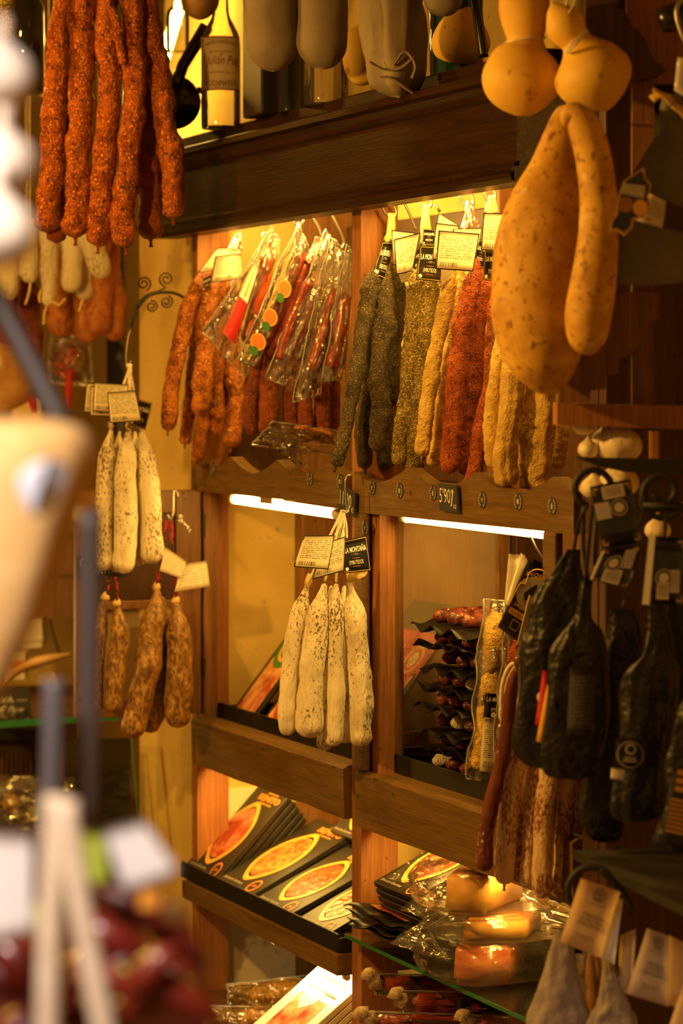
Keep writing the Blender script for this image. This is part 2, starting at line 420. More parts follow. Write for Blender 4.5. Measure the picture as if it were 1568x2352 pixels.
# shelf boards
part('shelf_board', (XL1, .03, zs1 - .03), (XC0, YB, zs1 - .008), 'wood_shelf')
part('shelf_board', (XC1, .03, zs1 - .03), (XR0, YB, zs1 - .008), 'wood_shelf')
zl = .60
part('shelf_board', (XL1, -.026, zl), (XC0, YB, zl + .036), 'wood_rail')
part('shelf_ledge', (xu(418, -.03), -.03, zl + .002), (XL1, -.002, zl + .036), 'wood_rail')
part('shelf_board', (XL1, .0, .40), (XC0, YB, .425), 'wood_shelf')
part('shelf_board', (XC1, .0, .40), (XR0, YB, .425), 'wood_shelf')
zu = at(830, 1105, 0).z - .035
part('shelf_board', (XL1, .016, zu), (XC0, YB, zu + .018), 'wood_shelf'); part('shelf_board', (XC1, .016, zu), (XR0, YB, zu + .018), 'wood_shelf')
part('side_shade', (XL0 + .0125, .066, zu + .02), (XL0 + .02, .205, zu + .24), 'wood_side')  # dark lining added to paint the shade behind the chorizos
part('rear_shade', (XL0 + .05, YB - .012, zu + .02), (XR0, YB - .001, zu + .26), 'wood_side')  # dark board standing in for shade low in the upper bays
# rails with a worn wavy lower edge
def rail(x0, x1, z0, z1, wav):
    n = 40; V, Fc = [], []
    for i in range(n + 1):
        x = lerp(x0, x1, i / n); dz = wav * mnoise.noise(Vector((x * 9, 3, 1)))
        dt = wav * .5 * mnoise.noise(Vector((x * 14, 8, 1)))
        V += [(x, -.012, z0 + dz), (x, -.014, z1 - .006 + dt), (x, -.004, z1 + dt), (x, .028, z1), (x, .028, z0 + dz)]
    for i in range(n):
        for k in range(5):
            a, b = i * 5 + k, i * 5 + (k + 1) % 5; Fc.append([a, b, b + 5, a + 5])
    Fc += [[4, 3, 2, 1, 0], [n * 5 + k for k in range(5)]]
    return obj('rail', (V, Fc), 'wood_rail', shelf, smooth=False)
rail(XL1 + .004, XC0 - .002, zs0 + .004, zs1, .0025)
rail(XC1 + .006, XR0, zs0, zs1, .0025)
# scalloped boards with lamp under
zp, zv, zb = at(830, 1066, 0).z, at(830, 1105, 0).z, at(830, 1176, 0).z
def scallop(x0, x1, nper, ph, zb_, name='scalloped_board'):
    n = 120; V, Fc = [], []
    for i in range(n + 1):
        x = lerp(x0, x1, i / n); c = (i / n * nper + ph) % 1.0
        d = abs(c - .5) * 2                   # 0 valley centre, 1 peak
        z = lerp(zv, zp, d ** 1.6 if d < .8 else .70 + (d - .8) * 1.5)
        V += [(x, -.012, zb_), (x, -.012, z), (x, .012, z), (x, .012, zb_)]
    for i in range(n):
        for k in range(4):
            a, b = i * 4 + k, i * 4 + (k + 1) % 4; Fc.append([a, b, b + 4, a + 4])
    Fc += [[3, 2, 1, 0], [n * 4 + k for k in range(4)]]
    return obj(name, (V, Fc), 'wood_rail', shelf, smooth=False)
sb1 = scallop(XL1, XC0 - .001, 3.2, .1, at(560, 1137, 0).z)
sb2 = scallop(XC1 + .001, XR0, 3.1, .15, zb)
# window frame in the right bay (front stiles) and meshed partition
part('frame_stile', (xu(829), -.012, zs1), (xu(850), .0, zb), 'wood_rail')
part('frame_stile', (xu(851), .002, zs1 - .02), (xu(869), .03, zb), 'wood_post')
part('frame_stile', (XL1, .002, zs1 - .02), (XL1 + .03, .03, at(560, 1137, 0).z), 'wood_door')
XS = XC1 + .035
def psx(u, v): return px(u, v, XS)
part('screen_stile', (XS, psx(889, 1400).y, zs1), (XS + .016, psx(918, 1400).y, zb + .02), 'wood_door')
part('screen_stile', (XS, psx(1133, 1400).y, zs1), (XS + .016, psx(1163, 1400).y, zb + .02), 'wood_door')
part('screen_rail', (XS, psx(917, 1400).y, psx(917, 1712).z), (XS + .016, psx(1134, 1400).y, psx(917, 1680).z), 'wood_door')
part('wire_screen', (XS + .007, psx(917, 1400).y, psx(917, 1681).z), (XS + .008, psx(1134, 1400).y, zb + .02), 'wire_mesh', 0)
part('back_panel', (XL0 + .05, YB - .008, zs1 - .02), (xr, YB, zp - .08), 'wood_post', 0)
part('back_panel', (xr + .051, YB - .008, zs1 - .02), (XR0, YB, zp - .08), 'wood_door', 0)
part('frame_jamb', (XS + .002, psx(1166, 1400).y, zs1), (XS + .03, YB - .01, zb + .02), 'wood_side')

# open screen door at the left
XD = xu(464)
door = empty('screen_door', (XD, -.1, zs1), 'open brown wooden screen door swung out beside the white sausages', 'door')
def pd(u, v): return px(u, v, XD)
def dpart(nm, u0, u1, v0, v1, mat, t=.02, off=0):
    a, b = pd(u0, v1), pd(u1, v0); return box(nm, (XD - t + off, a.y, pd(420, v1).z), (XD + off, b.y, pd(420, v0).z), mat, door, .002)
dpart('door_stile', 404, 462, 1126, 1640, 'wood_door')
dpart('door_stile', 176, 222, 1126, 1640, 'wood_door')
dpart('door_rail', 222, 404, 1126, 1178, 'wood_door')
dpart('door_rail', 222, 404, 1376, 1396, 'wood_door')
dpart('door_rail', 222, 404, 1600, 1640, 'wood_door')
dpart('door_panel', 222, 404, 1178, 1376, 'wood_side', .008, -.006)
dpart('wire_screen', 222, 404, 1396, 1600, 'wire_mesh', .001, -.01)
dpart('hinge', 463, 470, 1180, 1236, 'iron', .012, .006)
dpart('hinge', 463, 470, 1512, 1560, 'iron', .012, .006)

# ------------------------------------------------------------------ cornice beam with bottle shelf on top
beam = empty('cornice_beam', (0, -.03, Z_BEAM0), 'dark varnished cornice beam with mouldings over both bays', 'beam')
BX0, BX1 = xu(360, -.045), xu(1186, -.045)
def profile_bar(nm, prof, x0, x1, mat, par):
    n = len(prof); V = [(x0, y, z) for y, z in prof] + [(x1, y, z) for y, z in prof]
    Fc = [[k, (k + 1) % n, (k + 1) % n + n, k + n] for k in range(n)] + [list(range(n - 1, -1, -1)), list(range(n, 2 * n))]
    return obj(nm, (V, Fc), mat, par, smooth=False)
z0, z1 = Z_BEAM0, Z_BEAM1
profile_bar('fascia', [(-0.045, z0 + .02), (-0.045, z1 - .012), (-0.005, z1 - .012), (-0.005, z0 + .02)], BX0, BX1, 'wood_dark', beam)
profile_bar('lower_moulding', [(-0.049, z0), (-0.057, z0 + .006), (-0.057, z0 + .013), (-0.050, z0 + .017), (-0.052, z0 + .024), (-0.045, z0 + .03), (-0.005, z0 + .03), (-0.005, z0)], BX0, BX1 + .004, 'wood_dark', beam)
profile_bar('upper_moulding', [(-0.045, z1 - .03), (-0.051, z1 - .026), (-0.053, z1 - .018), (-0.061, z1 - .010), (-0.071, z1 - .006), (-0.071, z1 + .004), (-0.063, z1 + .008), (-0.005, z1 + .008), (-0.005, z1 - .03)], BX0, BX1 + .006, 'wood_dark', beam)
# bottle shelf board rises behind the moulding
zt = at(469, 306, -.02).z
box('shelf_top', (BX0, -.027, z1 + .004), (BX1 + .03, YB - .002, zt), 'wood_dark', beam, .003)
# return of the beam at the right end
pr = Vector((BX1, -.045, 0)); dr = Vector((.20, .12, 0))
obj('fascia_return', hexa(pr + Vector((0, 0, z0 + .015)), dr, Vector((-.0, .04, 0)), Vector((0, 0, z1 - z0 - .02))), 'wood_dark', beam, smooth=False)
obj('moulding_return', hexa(pr + Vector((.0, -.008, z0)), dr * 1.02, Vector((-.0, .04, 0)), Vector((0, 0, .022))), 'wood_dark', beam, smooth=False)

# ------------------------------------------------------------------ strip lamps
def tube_lamp(name, a, b, r, mat, label, capr=1.15, clip=None):
    a, b = Vector(a), Vector(b); root = empty(name, (a + b) / 2, label, 'lamp')
    d = (b - a).normalized()
    obj('tube', sweep([(a, r * .6), (a + d * .006, r), (b - d * .006, r), (b, r * .6)], 14), mat, root)
    obj('end_cap', sweep([(a - d * .016, r * capr), (a, r * capr)], 12), 'tube_cap', root)
    obj('end_cap', sweep([(b, r * capr), (b + d * .012, r * capr)], 12), 'tube_cap', root)
    if clip:
        for c in clip:
            p = a.lerp(b, c); obj('clip', bm_out(bm_box(p - Vector((.03, r * 1.3, -r * .1)), p + Vector((.03, r * 1.3, r * 1.8)), .001)), 'tube_cap', root, smooth=False)
    return root
tube_lamp('strip_lamp', at(540, 1146, .03), at(772, 1180, .03), .0085, 'tube_mid', 'glowing strip lamp under the scalloped board of left bay', clip=[.38])
tube_lamp('strip_lamp', at(935, 1189, .03), at(1262, 1227, .03), .0075, 'tube_mid', 'glowing strip lamp under the scalloped board of right bay')
for x0, x1, nm in ((XL1 + .06, XC0 - .1, 'left'), (XC1 + .08, XR0 - .12, 'right')):
    tube_lamp('strip_lamp', (x0, .012, Z_BEAM0 + .024), (x1, .012, Z_BEAM0 + .024), .009, 'tube_up', 'strip lamp hidden behind the cornice beam above %s bay' % nm)
    tube_lamp('strip_lamp', (x0, .045, zs0 + .03), (x1, .045, zs0 + .03), .009, 'tube_low', 'strip lamp hidden behind the lower rail of %s bay' % nm)
tube_lamp('strip_lamp', (-.34, .0, zl - .0075), (-.03, .0, zl - .0075), .005, 'tube_white', 'strip lamp under the lowest shelf of the left bay')
tube_lamp('strip_lamp', (xu(300, .2), .2, 2.05), (xu(430, .2), .2, 2.42), .012, 'bulb_top', 'strip lamp behind the bottles on the upper shelf')
# unseen pendant bulbs added as warm fill, out of frame overhead
def pendant(p, label, bm_='bulb_fill'):
    p = Vector(p); root = empty('fill_pendant', p, label, 'lamp')
    obj('bulb', lathe(p, smoothprof([(-.05, .001), (-.045, .02), (-.02, .034), (.01, .03), (.045, .014)], 14), 14), bm_, root)
    obj('socket', lathe(p, [(.045, .016), (.09, .016)], 12), 'iron', root)
    obj('shade', lathe(p, [(.0, .12), (.05, .085), (.1, .03), (.1, .02), (.052, .075), (.002, .115)], 20), 'iron', root)
    obj('cord', line([p + Vector((0, 0, .1)), (p.x, p.y, 3.0)], .003), 'iron', root)
pendant((.75, -1.5, 2.02), 'pendant shop lamp hanging in front of the right bay', 'bulb_low')
pendant((-.25, -.98, 2.38), 'pendant shop lamp hanging in front of the left bay')
pendant((-2.6, -.5, 2.5), 'pendant shop lamp hanging near the left counter')
cl = empty('wall_fill_lamp', (-1.28, -.55, .86), 'small counter lamp left of the plaster wall', 'lamp')  # out-of-view lamp added to brighten the plaster wall
obj('bulb', lathe(Vector((-1.28, -.55, 1.06)), smoothprof([(-.045, .001), (-.04, .02), (-.01, .036), (.02, .03), (.05, .012)], 14), 14), 'bulb_wall_fill', cl)
obj('stem', lathe(Vector((-1.28, -.55, .86)), [(0, .05), (.01, .05), (.012, .008), (.17, .008)], 14), 'iron', cl)
box('counter_block', (-1.5, -.7, 0), (-1.1, -.35, .858), 'wood_side'); tag(bpy.data.objects['counter_block'], 'wooden counter block under the counter lamp', 'counter')
# ------------------------------------------------------------------ sausage materials
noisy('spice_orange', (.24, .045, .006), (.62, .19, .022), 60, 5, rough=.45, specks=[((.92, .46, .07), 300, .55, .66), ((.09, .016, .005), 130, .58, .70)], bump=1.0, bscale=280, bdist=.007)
noisy('spice_dim', (.20, .028, .005), (.52, .12, .014), 60, 5, rough=.38, specks=[((.9, .36, .06), 260, .56, .66), ((.05, .008, .004), 120, .57, .69)], bump=1.0, bscale=240, bdist=.008)  # darker copy of the orange spice, weaker light put into its colour
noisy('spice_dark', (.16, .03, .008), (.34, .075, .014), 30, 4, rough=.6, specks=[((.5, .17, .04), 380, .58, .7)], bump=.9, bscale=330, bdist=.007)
noisy('pepper_black', (.045, .032, .014), (.12, .085, .032), 40, 4, rough=.55, specks=[((.42, .30, .11), 480, .57, .64)], bump=1.0, bscale=520, bdist=.007)
noisy('herb_green', (.13, .085, .014), (.33, .23, .04), 45, 4, rough=.6, specks=[((.66, .50, .14), 330, .54, .60), ((.05, .03, .006), 260, .60, .68)], bump=1.0, bscale=420, bdist=.008)
noisy('curry_yellow', (.55, .33, .06), (.82, .55, .14), 40, 5, rough=.7, specks=[((.38, .18, .03), 190, .62, .74)], bump=.9, bscale=320, bdist=.007)
noisy('paprika_red', (.33, .04, .006), (.62, .13, .015), 40, 5, rough=.55, specks=[((.85, .30, .05), 430, .60, .68), ((.07, .012, .004), 240, .58, .68)], bump=1.0, bscale=420, bdist=.008)
noisy('herb_mix_dark', (.08, .05, .015), (.26, .12, .02), 50, 4, rough=.6, specks=[((.62, .42, .1), 360, .56, .62), ((.4, .08, .015), 120, .55, .65)], bump=1.0, bscale=420, bdist=.008)
noisy('onion_beige', (.56, .34, .06), (.78, .52, .12), 26, 5, rough=.75, specks=[((.36, .20, .06), 110, .64, .74)], bump=.8, bscale=340, bdist=.007)
def mould(name, c1, c2, dark, lo=.60, hi=.66, patch=16):
    m, nt, b = base(name)
    c = ramp(nt, tnoise(nt, coords(nt, (1, 1, .45)), 26, 5), [(.3, c1), (.7, c2)])
    s = tnoise(nt, coords(nt, (1, 1, .55)), 260, 4, .7); p = tnoise(nt, coords(nt, (1, 1, .6)), patch, 3)
    f = mth(nt, 'ADD', s, mth(nt, 'MULTIPLY_ADD', p, .62, -.31))
    c = mixc(nt, ramp(nt, f, [(lo, (0, 0, 0)), (hi, (.9, .9, .9))]), c, dark)
    y = tnoise(nt, coords(nt, (1, 1, .4)), 40, 3); c = mixc(nt, ramp(nt, y, [(.62, (0, 0, 0)), (.75, (.45, .45, .45))]), c, (.62, .40, .12))
    nt.links.new(c, b.inputs['Base Color']); b.inputs['Roughness'].default_value = .85
    bp = nn(nt, 'Bump'); bp.inputs['Strength'].default_value = 1.0; bp.inputs['Distance'].default_value = .008
    nt.links.new(tnoise(nt, coords(nt, (1, 1, .3)), 70, 5, .6, .6), bp.inputs['Height']); nt.links.new(bp.outputs[0], b.inputs['Normal'])
mould('mould_white', (.66, .56, .38), (.84, .76, .58), (.10, .05, .02), .555, .63)
mould('mould_pale', (.60, .52, .40), (.78, .70, .56), (.20, .15, .09), .56, .68)
mould('mould_red', (.84, .64, .42), (.62, .40, .22), (.22, .045, .02), .49, .60, 24)
mould('bare_red', (.10, .016, .008), (.17, .034, .015), (.62, .44, .28), .62, .70, 26)
def marbled():
    m, nt, b = base('marbled_brown')
    c = ramp(nt, tnoise(nt, coords(nt, (1, 1, .55)), 85, 4, .6, 1.6), [(.38, (.10, .048, .014)), (.5, (.24, .12, .03)), (.64, (.50, .28, .075))])
    nt.links.new(c, b.inputs['Base Color']); b.inputs['Roughness'].default_value = .5
    bp = nn(nt, 'Bump'); bp.inputs['Strength'].default_value = .7; bp.inputs['Distance'].default_value = .004
    nt.links.new(tnoise(nt, coords(nt, (1, 1, .6)), 70, 4), bp.inputs['Height']); nt.links.new(bp.outputs[0], b.inputs['Normal'])
marbled()
noisy('casing_smooth', (.30, .035, .012), (.50, .085, .02), 40, 4, stretch=(1, 1, .5), rough=.3, coat=.4, bump=.3, bscale=70, bdist=.003)
noisy('casing_wine', (.15, .018, .010), (.28, .045, .018), 40, 4, stretch=(1, 1, 2.5), rough=.3, coat=.4, bump=.5, bscale=60, bdist=.003, bstretch=(1, 1, 5))
noisy('sobrasada', (.30, .085, .018), (.50, .18, .035), 22, 5, rough=.5, specks=[((.16, .03, .01), 120, .58, .7)], bump=.6, bscale=160, bdist=.007)
noisy('twine', (.62, .52, .36), (.86, .77, .60), 300, 2, rough=.9, bump=.6, bscale=900, bdist=.001)
noisy('twine_yellow', (.62, .42, .12), (.86, .64, .22), 300, 2, rough=.9, bump=.6, bscale=900, bdist=.001)
def striped(name, c1, c2):
    m, nt, b = base(name); f = tnoise(nt, coords(nt, (1, 1, .5)), 160, 2, .6, 1.0)
    nt.links.new(ramp(nt, f, [(.47, c1), (.53, c2)]), b.inputs['Base Color']); b.inputs['Roughness'].default_value = .85
striped('twine_red_white', (.80, .70, .58), (.55, .05, .03))
striped('twine_red_black', (.45, .02, .015), (.02, .012, .01))
striped('twine_black_white', (.70, .65, .55), (.04, .03, .03))
noisy('casing_tip', (.62, .42, .12), (.80, .56, .2), 60, 3, rough=.6, bump=.4, bscale=120)

# ------------------------------------------------------------------ sausage builder
def plane_fn(X=None, d=None, Y=None):
    if X is not None: return lambda u, v, o=0: px(u, v, X + o)
    if d is not None: return lambda u, v, o=0: ad(u, v, d - o)
    return lambda u, v, o=0: at(u, v, Y - o)
def sausage(name, mat, pts, r, pf, off=0, neck=2.4, nk=.34, amp=.13, freq=38, seg=20, n=52, rbot=1.0, rtop=1.0, wr=0, tail=False, flat=1.0, parent=None, grit=None, hang=None):
    P = [pf(u, v, off) for u, v in pts]
    rr = [r * dep(p) / F for p in P]
    k = len(P)
    raw = crom([(P[i], rr[i] * lerp(rtop, rbot, i / (k - 1))) for i in range(k)], 60)
    L = [0]
    for i in range(1, 60): L.append(L[-1] + (raw[i][0] - raw[i - 1][0]).length)
    tot = L[-1]; S = []
    for i in range(n):
        x = i / (n - 1); s = (.5 - .5 * math.cos(math.pi * x)) * .55 + x * .45; s *= tot
        j = max(q for q in range(60) if L[q] <= s + 1e-9); j = min(j, 58)
        t = (s - L[j]) / max(1e-9, L[j + 1] - L[j]); p = raw[j][0].lerp(raw[j + 1][0], t); q = lerp(raw[j][1], raw[j + 1][1], t)
        a = min(1, s / (neck * q)); a = a * a * (3 - 2 * a); f = lerp(nk, 1, a)
        if s < q * .15: f *= max(.2, s / (q * .15))
        db = tot - s; e = q * 1.05
        if db < e: f *= math.sqrt(max(0.0, 1 - (1 - db / e) ** 2))
        S.append((p, q * f))
    sd = random.uniform(0, 9); sway = min(rr) * .32 * min(1, amp * 7)
    S = [(p + Vector((mnoise.noise(Vector((p.z * 13, sd, 1))), mnoise.noise(Vector((p.z * 13, sd, 7))), 0)) * sway, q * (1 + amp * 1.3 * mnoise.noise(Vector((p.z * 22, sd, 3))))) for p, q in S]
    if grit is None: grit = .055 if (mat.startswith('spice') or mat.split('_')[0] in ('pepper', 'herb', 'curry', 'paprika', 'onion')) else 0
    if grit:
        S = crom(S, 120); seg = 34
    g = sweep(S, seg, amp * 1.5, freq, sd, wr=wr, wfreq=(2.5, 9), flat=flat)
    if grit:
        gr = [p + Vector((mnoise.noise(p * 170), mnoise.noise(p * 170 + Vector((9, 0, 0))), mnoise.noise(p * 170 + Vector((0, 9, 0))))) * grit * .028 for p in g[0]]
        g = (gr, g[1])
    o = obj(name, g, mat, parent, origin=P[0])
    if hang:
        obj('string', line([P[0] - Vector((0, 0, .004)), P[0] + Vector((0, 0, .03)), Vector((P[0].x, P[0].y, hang))], .0016), 'twine', o)
    if tail:
        q = S[-1][0]; d = (S[-1][0] - S[-6][0]).normalized(); rq = rr[-1]
        obj('tied_tip', sweep([(q - d * rq * .35, rq * .22), (q + d * rq * .10, rq * .15), (q + d * rq * .25, rq * .10), (q + d * rq * .55, rq * .20)], 8, .2, 200), mat, o)
    return o
def bunch(specs, name, mat, pf, cat, group, phrase, **kw):
    """specs: (points, radius px, depth offset[, extra])"""
    out = []
    order = sorted(range(len(specs)), key=lambda i: specs[i][0][-1][0])
    for rank, i in enumerate(order):
        s = specs[i]; k2 = dict(kw); k2.update(s[3] if len(s) > 3 else {})
        mt = k2.pop('mat', mat); lab = k2.pop('label', None)
        o = sausage(name, mt, s[0], s[1], pf, s[2], **k2)
        tag(o, lab or phrase % nth(rank, len(specs)), cat, group); out.append(o)
    return out
def strand(par, mat, pts, r=.0016, name='string'): return obj(name, line(pts, r), mat, par)
def hook(pts, pf, label, off=0, r=.0022):
    o = obj('meat_hook', line([pf(u, v, off) for u, v in pts], r, 8), 'steel'); return tag(o, label, 'hook', 'steel meat hooks')
def twist(name, mat, apex, feet, label, pf, off=0, r=.0024, group=None):
    """a hank of twine: several strands from a hook point down to the sausages, one object"""
    ms = []
    for i, f in enumerate(feet):
        a = pf(apex[0] + random.uniform(-6, 6), apex[1], off + random.uniform(-.004, .004)); b = pf(f[0], f[1], off + random.uniform(-.006, .006))
        mid = a.lerp(b, .5) + Vector((random.uniform(-.004, .004), random.uniform(-.004, .004), 0))
        ms.append(line([a, mid, b], r))
    o = obj(name, joined(*ms)[:2], mat); return tag(o, label, 'twine', group)

YH = .04
def hangX(u): return xu(u, YH)
# ---- left bay: spice-coated chorizos
XA = hangX(540)
pf = plane_fn(X=XA)
bunch([([(500, 600), (468, 641), (433, 705), (411, 801), (395, 896), (385, 990)], 19, .02, dict(tail=True)),
       ([(505, 610), (470, 690), (447, 800), (436, 900), (424, 1022)], 15, -.02, dict(tail=True)),
       ([(515, 600), (494, 655), (477, 720), (471, 801), (467, 896), (464, 955)], 23, .035),
       ([(518, 610), (495, 780), (474, 920), (462, 1008), (446, 1062)], 15, -.005, dict(tail=True)),
       ([(522, 610), (508, 700), (500, 769), (500, 865), (499, 1000)], 16, .01),
       ([(535, 620), (530, 760), (540, 850), (546, 928), (530, 1028)], 21, -.01, dict(tail=True)),
       ([(525, 620), (520, 720), (512, 850), (515, 975)], 15, -.04)],
      'chorizo', 'spice_orange', pf, 'sausage', 'orange spiced chorizos in the left bay', '%s of the orange spice-coated chorizos hanging in the left bay', neck=4)
twist('twine_hank', 'twine_red_white', (545, 538), [(500, 640), (512, 655), (522, 660), (530, 660), (538, 655), (548, 600), (552, 590), (556, 575)], 'red and white twine holding the orange chorizos in the left bay', pf, .01, .003)
# ---- left bay rear: dark red chorizos
XA2 = hangX(722)
pf = plane_fn(X=XA2)
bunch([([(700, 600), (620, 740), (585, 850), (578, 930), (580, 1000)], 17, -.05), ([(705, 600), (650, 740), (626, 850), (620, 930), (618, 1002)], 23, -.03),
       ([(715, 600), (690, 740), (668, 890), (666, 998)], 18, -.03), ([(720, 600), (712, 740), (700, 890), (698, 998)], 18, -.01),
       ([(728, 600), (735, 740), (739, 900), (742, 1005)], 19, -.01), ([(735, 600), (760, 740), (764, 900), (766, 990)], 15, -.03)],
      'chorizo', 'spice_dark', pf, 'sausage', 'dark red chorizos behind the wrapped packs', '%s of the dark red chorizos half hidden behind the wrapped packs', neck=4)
twist('twine_hank', 'twine_red_white', (726, 545), [(704, 600), (710, 605), (716, 610), (724, 605), (732, 600)], 'red and white twine behind the wrapped sausage packs', pf, .0, .003)

# ---- right bay
def bay(u): return plane_fn(X=hangX(u))
pf = bay(900)
bunch([([(884, 600), (852, 651), (836, 744), (811, 897), (796, 993), (770, 1073)], 22, .03, dict(rbot=.62, tail=True)),
       ([(890, 600), (884, 655), (880, 744), (868, 859), (871, 955), (865, 1038)], 24, .035),
       ([(892, 620), (862, 760), (847, 897), (835, 974), (838, 1078)], 19, .0, dict(tail=True)),
       ([(895, 610), (915, 665), (910, 744), (903, 859), (905, 930)], 18, -.02, dict(label='short shadowed pepper-coated sausage at the right of the black pepper bunch')),
       ([(893, 620), (885, 860), (884, 960), (886, 1080)], 20, -.03)],
      'cured_sausage', 'pepper_black', pf, 'sausage', 'black pepper coated sausages', '%s of the black pepper coated sausages beside the centre post', neck=3.4)
twist('twine_hank', 'twine_yellow', (898, 490), [(884, 552), (890, 556), (898, 552), (904, 548), (908, 545), (880, 600)], 'pale yellow twine holding the black pepper sausages', pf, .012, .003)
pf = bay(978)
bunch([([(972, 610), (957, 655), (951, 744), (940, 859), (926, 974), (919, 1072)], 23, .02), ([(980, 610), (984, 665), (977, 744), (963, 897), (955, 993), (951, 1087)], 23, .03),
       ([(984, 620), (1000, 700), (985, 860), (975, 980)], 18, -.03)],
      'cured_sausage', 'herb_green', pf, 'sausage', 'herb coated sausages', '%s of the herb-coated greenish sausages in the right bay', neck=2.6)
twist('twine_hank', 'twine_yellow', (980, 470), [(968, 560), (973, 566), (980, 560), (985, 556), (990, 548), (972, 600)], 'yellow twine holding the herb-coated sausages', pf, .01, .003)
pf = bay(1062)
bunch([([(1045, 600), (1039, 632), (1021, 706), (1005, 783), (990, 878), (978, 974), (968, 1049)], 18, .02, dict(tail=True)),
       ([(1056, 600), (1060, 645), (1043, 744), (1024, 859), (1009, 974), (993, 1072)], 17, -.005), ([(1050, 610), (1045, 720), (1035, 860), (1020, 980), (1012, 1050)], 16, -.03)],
      'cured_sausage', 'curry_yellow', pf, 'sausage', 'yellow coated sausages', '%s of the bright yellow coated sausages in the right bay', neck=4)
twist('twine_hank', 'twine_red_white', (1078, 462), [(1060, 524), (1066, 528), (1074, 524), (1084, 520), (1092, 518), (1098, 522), (1062, 600)], 'white and pink twine above the yellow and red sausages', pf, .02, .003)
pf = bay(1095)
bunch([([(1092, 590), (1088, 640), (1070, 725), (1052, 821), (1040, 936), (1035, 1088)], 23, .02), ([(1106, 610), (1114, 655), (1097, 744), (1086, 859), (1075, 974), (1066, 1091)], 22, .0),
       ([(1150, 640), (1137, 764), (1127, 859), (1108, 974), (1093, 1070), (1078, 1133)], 20, .05)],
      'cured_sausage', 'paprika_red', pf, 'sausage', 'red paprika coated sausages', '%s of the red paprika-coated sausages in the right bay', neck=3)
pf = bay(1128)
bunch([([(1150, 640), (1146, 720), (1142, 800), (1135, 880), (1128, 940), (1118, 990)], 16, .035)], 'cured_sausage', 'herb_mix_dark', pf, 'sausage', None, 'dark seed-coated sausage%s between the red ones and big gourd', neck=3)[0]['label'] = 'dark seed-coated sausage between the red sausages and the big gourd'
twist('twine_hank', 'twine_yellow', (1128, 450), [(1116, 488), (1122, 492), (1130, 490), (1138, 488)], 'orange and yellow twine nearest to the big gourd', pf, .02, .003)
pf = bay(1190)
bunch([([(1190, 620), (1165, 750), (1150, 840), (1132, 955), (1136, 1075)], 22, .0, dict(label='leftmost beige onion-coated sausage, partly behind its wider neighbour')),
       ([(1200, 620), (1192, 750), (1180, 878), (1166, 974), (1157, 1060), (1168, 1120)], 31, .03, dict(rbot=.75, wr=.25, tail=True, label='wide wrinkled beige sausage hanging below the big gourd')),
       ([(1215, 620), (1240, 780), (1246, 917), (1242, 1012), (1236, 1090), (1246, 1138)], 33, .035, dict(rbot=.8, wr=.25, label='widest beige wrinkled sausage, right of the wide wrinkled one')),
       ([(1210, 620), (1210, 780), (1206, 936), (1200, 1098)], 20, -.03, dict(label='shadowed beige sausage seen between the two wide wrinkled ones')),
       ([(1225, 620), (1275, 800), (1292, 974), (1282, 1078)], 17, -.02, dict(label='darkest beige sausage at the right end of the right bay'))],
      'cured_sausage', 'onion_beige', pf, 'sausage', 'beige coated sausages', '%s of the beige sausages', neck=3)

# ---- white mould-covered fuets: centre
XCW = xu(800, -.045); pf = plane_fn(X=XCW)
cw = bunch([([(706, 1345), (690, 1401), (676, 1465), (664, 1560), (660, 1640), (664, 1690)], 22, .0), ([(746, 1340), (734, 1401), (722, 1480), (715, 1560), (711, 1640), (711, 1695)], 33, .02, dict(rtop=.8)),
       ([(772, 1340), (768, 1417), (768, 1496), (771, 1592), (768, 1672), (765, 1715)], 21, .03), ([(802, 1334), (811, 1401), (819, 1496), (826, 1592), (829, 1672), (828, 1715)], 30, .035, dict(rtop=.85)),
       ([(760, 1345), (752, 1480), (748, 1624), (745, 1725)], 18, -.03, dict(label='shadowed white mould-covered sausage at the back of the centre bunch')),
       ([(790, 1345), (790, 1480), (795, 1624), (793, 1708)], 18, -.03, dict(label='hidden rear white mouldy sausage beside the thick right one'))],
      'cured_sausage', 'mould_white', pf, 'sausage', 'white mould-covered sausages of the centre bunch', '%s of the white mould-covered sausages hanging on the centre post', neck=3.2, nk=.25, amp=.085, freq=30, wr=.10, seg=30)
twist('twine_hank', 'twine', (786, 1172), [(768, 1232), (775, 1240), (782, 1245), (789, 1240), (796, 1236), (746, 1336), (772, 1338), (800, 1334), (706, 1342), (790, 1290)], 'pale string hank holding the white sausages on the centre post', pf, .02, .0022)
o = cw[-1]
obj('casing_frill', sweep([(pf(800, 1334, .04), .004), (pf(812, 1322, .04), .012), (pf(826, 1310, .045), .017), (pf(842, 1318, .05), .004)], 10, .5, 120, flat=.3), 'casing_tip', o)
obj('casing_frill', sweep([(pf(704, 1350, .0), .004), (pf(708, 1335, .0), .006), (pf(712, 1318, .0), .004)], 8, .4, 150), 'casing_tip', cw[0])
hook([(806, 1092), (797, 1095), (793, 1110), (795, 1150), (799, 1172), (792, 1178)], plane_fn(X=XCW), 'steel hook over the chalk price sign on the centre post', .03)

